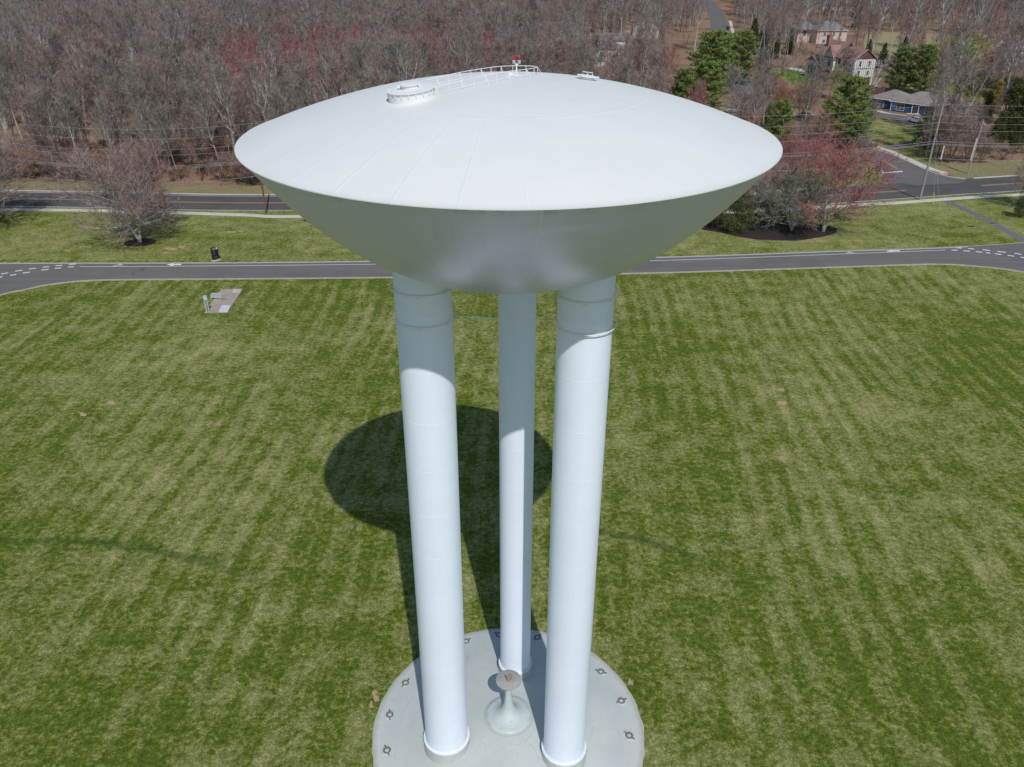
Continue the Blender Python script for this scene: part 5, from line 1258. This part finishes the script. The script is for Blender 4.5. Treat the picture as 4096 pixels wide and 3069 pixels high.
tr('rustbush', 1685, 262, 180, 'rust_tree', 'rust-brown bare tree left of the silver saloon', wide=1.0)
tr('birch', 1858, 231, 122, 'birch_tree', 'white-barked bare tree in front of the half-timbered house', wide=1.1, rz=1.0)
tr('pine2', 1938, 200, 102, 'pine_tree', 'broad pine behind the blue house, the left of two', wide=1.3)
tr('pine2', 1986, 203, 98, 'pine_tree', 'pine behind the blue house, the right of two', wide=1.15)
tr('spruce', 1903, 148, 92, 'spruce_tree', 'dark spruce right of the half-timbered house', wide=1.0)
tr('spruce', 1874, 122, 84, 'spruce_tree', 'small dark spruce above the half-timbered roof', wide=1.0)
tr('spruce', 1948, 128, 78, 'spruce_tree', 'dark spruce at the edge of the tan field', wide=1.2)
tr('willow', 2062, 188, 106, 'willow_tree', 'yellow-green willow coming into leaf', wide=1.5)
tr('willow', 2085, 225, 178, 'willow_tree', 'low yellow-green willow nearer than the tall one', wide=1.5)
tr('willow', 2015, 212, 168, 'willow_tree', 'small yellow-green tree between pines and willow', wide=.9)
tr('spread', 2028, 204, 132, 'bare_tree', 'dark bare tree with a forked trunk in front of the willow', wide=.6)
tr('goldcone', 2145, 240, 172, 'golden_cypress', 'yellow-orange cone-shaped cypress behind the roadside trees', 'conifer', wide=1.1)
for (u, v, vt, w_, lab) in ((2124, 262, 190, 1.5, 'dark olive cedar behind the golden cypress'),(2168, 300, 160, 1.5, 'tall dark olive cedar left in the row by the road'),(2200, 302, 148, 1.6, 'tallest dark olive cedar in the row by the road'),(2232, 300, 155, 1.5, 'dark olive cedar at the far right end of the row'),(2146, 326, 235, 1.4, 'lower olive cedar in front of the row')):
    tr('cedar', u, v, vt, 'cedar_tree', lab, 'conifer', wide=w_)
for (u, v, vt, w_, lab) in ((2080,160,128,1.4,'dark evergreen mass behind the willow'),(2110,205,160,1.3,'dark evergreen bush right of the willow'),(2010,135,98,1.3,'dark evergreen thicket at the field edge'),(2045,120,88,1.2,'dark evergreen bush above the willow'),(2140,150,112,1.2,'dark evergreen bush left of the white farmhouse')):
    tr('darkbush', u, v, vt, 'evergreen_shrub', lab, 'shrub', wide=w_)
for (u, v, vt, w_, lab) in ((2022,345,240,.9,'grey-brown bare tree overhanging the white car'),(2050,352,250,1.0,'bare grey thicket behind the tall pole'),(2085,352,268,.8,'bare thicket behind the shorter pole'),(2118,352,300,1.2,'round mauve-brown shrub by the far roadside'),(2020,298,215,.9,'bare brown tree right of the blue house'),(2065,300,220,.9,'bare brown tree behind the roadside thicket'),(1997,318,275,.7,'dark bare bush beside the white car')):
    tr('greybush', u, v, vt, 'bare_shrub', lab, 'shrub', wide=w_)
tr('darkbush', 2008, 322, 240, 'evergreen_shrub', 'dark evergreen mixed with bare twigs beside the white car', 'shrub', wide=.9)
tr('midbush', 2030, 315, 262, 'evergreen_shrub', 'dull green shrub between the two utility poles', 'shrub', wide=1.0)
tr('spread', 1873, 296, 238, 'bare_tree', 'small dark bare tree by the cabinet', wide=.55)
tr('spruce', 1863, 252, 232, 'spruce_tree', 'tiny blue-green spruce at the edge of the driveway', wide=.9)
tr('spread', 2215, 452, 350, 'bare_tree', 'dark dense bare tree at the grass edge near the footpath', wide=.95)
tr('darkbush', 2202, 470, 425, 'evergreen_shrub', 'dark shrub under the bare tree beyond the footpath', 'shrub', wide=.8)
for (u, v, vt, k, w_, lab) in ((1532,205,66,'pine0',1.35,'big bright pine, the left of the group above the tank rim'),(1592,182,66,'pine1',1.3,'big bright pine, the right of the group near the street'),(1562,172,72,'pine0',1.2,'bright pine between the two big ones'),(1518,250,132,'pine0',1.35,'broad bright pine lowest on the tank rim'),(1470,235,150,'pine2',1.2,'dark green pine left of the low bright one')):
    tr(k, u, v, vt, 'pine_tree', lab, wide=w_)
for (u, v, vt, w_, lab) in ((1650,112,30,1.1,'dark tall spruce right of the far street'),(1625,100,38,1.0,'dark spruce at the far street edge'),(1672,128,60,.9,'dark spruce among tall trunks'),(1790,128,100,.8,'dark spruce by the brick house'),(1702,118,62,.9,'olive-dark spruce left of the half-timbered house'),(1848,60,-5,1.0,'tall spruce above the brick house')):
    tr('spruce', u, v, vt, 'spruce_tree', lab, wide=w_)
for (u, v, vt, w_, lab) in ((1262,176,148,1.0,'green bush above the tank dome, left of two'),(1296,180,150,1.0,'green bush above the tank dome, right of two'),(1425,185,160,1.0,'green bush beside the bungalow')):
    tr('midbush', u, v, vt, 'evergreen_shrub', lab, 'shrub', wide=w_)
for (u, v, lab) in ((1729,148,'clipped yellow-green bush at the sunroom corner'),(1738,149,'round green bush by the sunroom'),(1752,152,'bright green small bush by the steps'),(1776,160,'green bush right of the front steps'),(1795,165,'dull green bush below the long front')):
    tr('greenbush', u, v, v-8, 'garden_shrub', lab, 'shrub', wide=1.1)
tr('greybush', 1800, 186, 160, 'bare_shrub', 'brown bare shrub in front of the half-timbered house', 'shrub', wide=1.0)
tr('willow', 1800, 215, 162, 'budding_tree', 'pale green budding tree below the half-timbered house', wide=.8)
tr('redspread', 1775, 205, 165, 'red_maple', 'small reddish tree beside the vivid green lawn', wide=.7)
MORE = [('rustbush',1668,205,160,'rust-brown bush left of the vivid green lawn',.9),('greybush',1640,215,160,'mauve bare tree right of the bright pines',1.0),('greybush',1612,262,205,'mauve bare thicket behind the estate car',1.1),('rustbush',1700,232,190,'rust-brown bare shrub above the silver saloon',1.0),
 ('redspread',1640,262,222,'reddish bare thicket between the estate car and the saloon',1.2),('greybush',1670,290,235,'dull mauve bare tree behind the tank-rim pine',1.0),('redspread',1615,300,255,'red-budded thicket nearest the tank rim beside the pines',1.1),('greybush',1745,238,190,'brown bare tree above the rust thicket',.9),
 ('rustbush',1788,262,205,'rust-brown tree left of the large corner pine',1.0),('greybush',1770,300,248,'grey-brown bare shrub at the foot of the corner pine',1.1),('redspread',1360,200,120,'wide red-budded maple behind the bungalow',1.2),('redspread',1395,178,108,'red-budded maple right of the bungalow',1.3),('redspread',1440,180,118,'red-budded maple left of the bright pines',1.0),
 ('greybush',1445,205,165,'dark bare thicket under the bright pines',1.0),('redspread',1330,178,130,'red-budded tree beside the white garage house',.9),('greybush',1690,165,128,'bare brown shrub under the tall trunks left of the green lawn',.9),('greybush',1850,150,120,'bare grey bush behind the half-timbered roof',.8),
 ('greybush',1920,170,130,'bare grey thicket behind the two garden pines',1.0),('greybush',2010,245,205,'bare brown tree at the blue house end',1.1),('greybush',2120,205,150,'dark bare tree left of the cedar row',1.1),('spread',2150,190,125,'grey bare tree in front of the white farmhouse',1.0),('greybush',2100,290,235,'dark bare tree between golden cypress and roadside',1.1),('midbush',2130,330,300,'dull green shrub at the foot of the cedar row',1.3),
 ('cedar',2190,330,255,'low wide olive cedar under the tallest one',1.7),('greybush',2185,250,190,'bare twiggy tree behind the cedar row',1.2),('darkbush',2180,215,165,'dark evergreen bush above the cedar row',1.5),('darkbush',2105,262,225,'dark evergreen left of the golden cypress',1.3),('greybush',2165,345,318,'low bare brown scrub at the right end of the roadside',1.6),('greybush',1730,345,300,'bare reddish scrub between rust tree and street',1.0)]
for k, u, v, vt, lab, w_ in MORE:
    tr(k, u, v, vt, {'redspread': 'red_maple', 'rustbush': 'rust_tree', 'spread': 'bare_tree', 'midbush': 'evergreen_shrub', 'darkbush': 'evergreen_shrub', 'cedar': 'cedar_tree'}.get(k, 'bare_shrub'), lab, wide=w_)
TALL = [(1635,136,-60,'tall',.8),(1652,150,-40,'tall2',.7),(1683,125,-80,'tall',.9),(1692,146,-50,'tall2',.9),(1883,115,-70,'tall',1.0),(1872,108,-60,'tall',.7),(1938,125,-60,'tall2',.8),(1964,108,-70,'tall',.9),(1985,105,-60,'tall2',.7),(2030,112,-70,'tall',1.2),
        (1240,162,-60,'tall',.8),(1342,118,-60,'tall',.8),(1391,112,-80,'tall',.8),(1420,130,-40,'tall',.8),(1445,135,-50,'tall2',.8),(1170,150,10,'tall',.8),(1118,150,20,'tall2',.8),(1060,130,-20,'tall',.8),(1205,150,30,'tall2',.8),(1500,110,-60,'tall',.8),(1150,120,-40,'tall',.8),
        (1480,105,-50,'tall2',.7),(1600,100,-60,'tall2',.8),(1730,90,-60,'tall',.8),(1830,70,-70,'tall2',.8),(2090,130,-50,'tall',.9),(2130,165,60,'tall2',.9),(2165,140,-40,'tall',.9),(1905,60,-80,'tall',.8),(2060,75,-80,'tall2',.9)]
for i, (u, v, vt, k, w_) in enumerate(TALL):
    tr(k, u, v, vt, 'tall_tree', ('very tall bare tree standing among the houses, right of the far street' if u > 1560 else 'very tall bare tree with a straight trunk left of the far street'), wide=w_, group='tall bare trees right of the street' if u > 1560 else 'tall bare trees left of the street', H=(27 if v > 100 else 30)*(.9+.2*((i*37) % 10)/10))

# ---- the woods: 290 trees that show largest as things, the rest one mass
PTS = {'main': [(p.x, p.y) for p in CL]}
def road_y(x): 
    i = min(range(len(CL)), key=lambda k: abs(CL[k].x-x)); return CL[i].y
def behind_tank(u, v):
    if not 508 < u < 1687: return False
    k = 1-((u-1098)/590)**2
    return v > 325-165*k and v < 325+310*k
KEEP = [zone(z) for z in (
    [(1515,-30),(1570,-30),(1592,62),(1640,80),(1640,310),(1425,310),(1435,80),(1515,60)],
    [(1690,130),(1800,130),(1910,150),(1910,272),(1800,272),(1690,215)],
    [(1840,195),(2110,185),(2110,260),(1960,330),(2000,400),(1880,400),(1790,330),(1840,290)],
    [(1870,68),(2050,70),(2070,96),(1960,122),(1860,112)],
    [(1236,200),(1352,200),(1352,112),(1240,112)], [(1350,92),(1430,92),(1430,60),(1350,60)], [(1350,190),(1445,190),(1445,155),(1350,155)],
    [(1730,110),(1840,110),(1840,60),(1730,60)], [(2175,146),(2240,146),(2240,100),(2175,100)],
    [(1660,345),(1660,420),(1910,420),(2300,420),(2300,330),(1960,345),(1880,300)],
    [(1560,250),(1770,250),(1770,300),(1560,300)], [(1295,22),(1430,22),(1430,5),(1295,5)], [(1760,25),(1860,25),(1860,0),(1760,0)], [(5,16),(60,16),(60,0),(5,0)])]
rng = np.random.default_rng(77); spots = []
gx = 4.6
for iy in range(int((760-145)/gx)):
    y0 = 145+iy*gx
    den = 1.0 if y0 < 330 else .85 if y0 < 480 else .7
    for ix in range(int(1400/gx)):
        x0 = -700+ix*gx; x = x0+rng.uniform(-.5, .5)*gx*1.1; y = y0+rng.uniform(-.5, .5)*gx*1.1
        r1, r2, r3 = rng.random(3)
        if r1 > den: continue
        u, v = PJ(x, y, 0)
        if u < -70 or u > 2290 or v > 440: continue
        ry = road_y(x)
        if y < ry+4.75+6.0+2*r2: continue
        if x > 20 and r3 > (.20 if u > 1440 and v > 78 else .30 if u > 1230 and v > 90 else .62 if u > 1230 and v > 40 else 1.0): continue
        if any(inside((x, y), z) for z in KEEP): continue
        if abs(x-(-85)) < 9 and 165 < y < 215 and r2 < .8: continue      # clearing by the slope
        if x < -92 and y < 205 and r2 < .45: continue
        spots.append((x, y, u, v))
def hot(u, v):
    """how red-budded the crowns are at this place in the woods"""
    h = 0
    for cu, cv, su, sv, w_ in ((185,150,55,45,1),(215,215,70,40,.5),(540,170,90,55,.75),(700,160,110,55,1.0),(620,215,120,50,.8),(860,130,110,35,1),(940,150,90,30,.9),(300,395,45,22,1),(420,330,90,40,.45),(480,230,70,60,.6),(1010,150,120,40,.6),(1300,180,60,30,.6),(1640,250,50,40,.8),(1700,290,50,30,.6),(2110,110,90,60,.8),(2000,60,80,40,.6),(1900,40,90,30,.5),(1450,150,40,25,.8)):
        h += w_*math.exp(-((u-cu)/su)**2-((v-cv)/sv)**2)
    return h
info = []
for (x, y, u, v) in spots:
    ut, vt = PJ(x, y, 15.0)
    vis = not (behind_tank(u, v) and behind_tank(ut, vt)) and -40 < ut < 2252 and vt < 1657
    h = hot(ut, (v+vt)/2+8); r = rng.random()
    if (y-road_y(x) > 18 and rng.random() < .11 and not (h > .4)): kind = 'tall' if rng.random() < .6 else 'tall2'
    elif r < .05+h*.85: kind = ['maple0', 'maple1', 'maple2'][int(rng.integers(0, 3))]
    elif r > .985: kind = 'ghost'
    else: kind = f'wood{int(rng.integers(0, 5))}'
    Ht = (rng.uniform(21, 25) if kind[0] == 't' else rng.uniform(10, 15) if kind[0] == 'm' else rng.uniform(11.5, 20.5)) * (.86 if y-road_y(x) < 22 else 1.0)
    info.append((x, y, u, v, ut, vt, vis, kind, Ht, Ht*1760/math.hypot(x, y, 30)))
order = sorted([i for i in range(len(info)) if info[i][6]], key=lambda i: -info[i][9])
chosen = set(order[:285])
rr = random.Random(4)
LABW = {'tall': ('tall_tree', 'very tall bare tree', 'very tall trees'), 'maple': ('red_maple', 'red-budded maple', 'maples'), 'wood': ('bare_tree', 'bare grey-brown tree', 'bare trees'), 'ghost': ('bare_tree', 'whitish bare tree', 'whitish trees')}
for i in sorted(chosen):
    x, y, u, v, ut, vt, vis, kind, Ht, sz = info[i]; k = kind.rstrip('0123456789'); nm, lb, gr = LABW[k]
    row = 'at the front of the woods' if y-road_y(x) < 20 else 'some rows into the woods' if y-road_y(x) < 45 else 'deep in the woods'
    side = 'beyond the silver-barked beech' if u < 300 else 'between the beech and the tank' if u < 640 else 'above the tank dome' if u < 1250 else 'among the houses'
    if x > 20 and u > 1250: row, side = 'in the gardens', ('left of the far street' if u < 1500 else 'between street and half-timbered house' if u < 1800 else 'behind the houses and field')
    plant(kind, x, y, Ht, nm, f'{lb} {row} {side}', 'tree', f'{gr} {row} {side}', wide=rr.uniform(.8, 1.15))
n_ = 0
for k in range(400):
    if n_ >= 55: break
    x = rr.uniform(-100, 2); y = road_y(x)+4.75+rr.uniform(6.5, 26); u, v = PJ(x, y, 0)
    if u < -20 or (behind_tank(u, v) and behind_tank(*PJ(x, y, 4))): continue
    plant(rr.choice(['greybush', 'greybush', 'rustbush']), x, y, rr.uniform(2.5, 5.5), 'bare_shrub', 'bare twiggy shrub in the undergrowth at the front of the woods', 'shrub', 'shrubs under the front trees of the woods', wide=1.2, rng=rr); n_ += 1
# far woods: lighter trees, all in one mass
FAR = []
for k in range(10):
    red = k >= 7
    th, tn, tp = bare_tree(200+k, H=16., r0=.19, crown_r=3.3, start=.28 if red else .42, n1=11, n2=4, n3=4, n4=2, lean_up=.22, ang=(.62, .3), twl=1.15)
    v1, f1 = segs_arrays(th[::1], 3); v2, f2 = blades(tn, .045, k); v3, f3 = blades(tp, .05, k)
    bk, tw_ = [(0, 1), (0, 2), (3, 2), (4, 1), (4, 1), (3, 1), (0, 8), (0, 5), (3, 5), (0, 8)][k]
    FAR.append(join([(v1, f1, bk), (v2, f2, bk), (v3, f3, tw_)]))
VV, LL, SS, MI = [], [], [], []; o = 0
for i, (x, y, u, v, ut, vt, vis, kind, Ht, sz) in enumerate(info):
    if i in chosen: continue
    if not vis and y < 230: continue
    k = {'m': 7+int(rng.integers(0, 3)), 'w': int(rng.integers(0, 7)), 'g': 4, 't': 3}[kind[0]]; V, lo_, ss, mi = FAR[k]
    a = rng.uniform(0, 6.28); s = Ht/16; w_ = s*rng.uniform(.85, 1.2); ca, sa = math.cos(a)*w_, math.sin(a)*w_
    Q = np.empty_like(V); Q[:, 0] = V[:, 0]*ca-V[:, 1]*sa+x; Q[:, 1] = V[:, 0]*sa+V[:, 1]*ca+y; Q[:, 2] = V[:, 2]*s
    VV.append(Q.astype(np.float32)); LL.append((lo_+o).astype(np.int32)); SS.append(ss); MI.append(mi); o += len(V)
me = np_mesh('far_woods', np.concatenate(VV), np.concatenate(LL), np.concatenate(SS), np.concatenate(MI), ['bark_grey', 'twig_grey', 'twig_mauve', 'bark_dark', 'bark_pale', 'twig_red', 'twig_rust', 'twig_pale', 'twig_dusk'])
fw = bpy.data.objects.new('far_woods', me); COL.objects.link(fw); fw['kind'] = 'stuff'
print('woods', len(info), 'visible', len(order), 'polys', len(me.polygons))
# undergrowth on the woodland floor: low brambles and dead stems
rng = np.random.default_rng(5); S_ = []
for k in range(26000):
    x = rng.uniform(-330, 130); y = 150+rng.random()**1.4*260
    u, v = PJ(x, y, 0)
    if u < -30 or u > 2240: continue
    if y < road_y(x)+11 or any(inside((x, y), z) for z in KEEP): continue
    p = np.array([x, y, 0.]); 
    for j in range(3):
        d = np.array([rng.normal(0, .6), rng.normal(0, .6), 1.]); S_.append((p+rng.normal(0, .3, 3)*np.array([1, 1, 0]), p+d*rng.uniform(.5, 1.6), .02, .01))
V, F = blades(S_, .035, 3); mt = (rng.random(len(F)) < .3).astype(int)
me = np_mesh('undergrowth', V, F.reshape(-1), np.full(len(F), 3), mt, ['twig_grey', 'twig_rust']); ug = bpy.data.objects.new('undergrowth', me); COL.objects.link(ug); ug['kind'] = 'stuff'
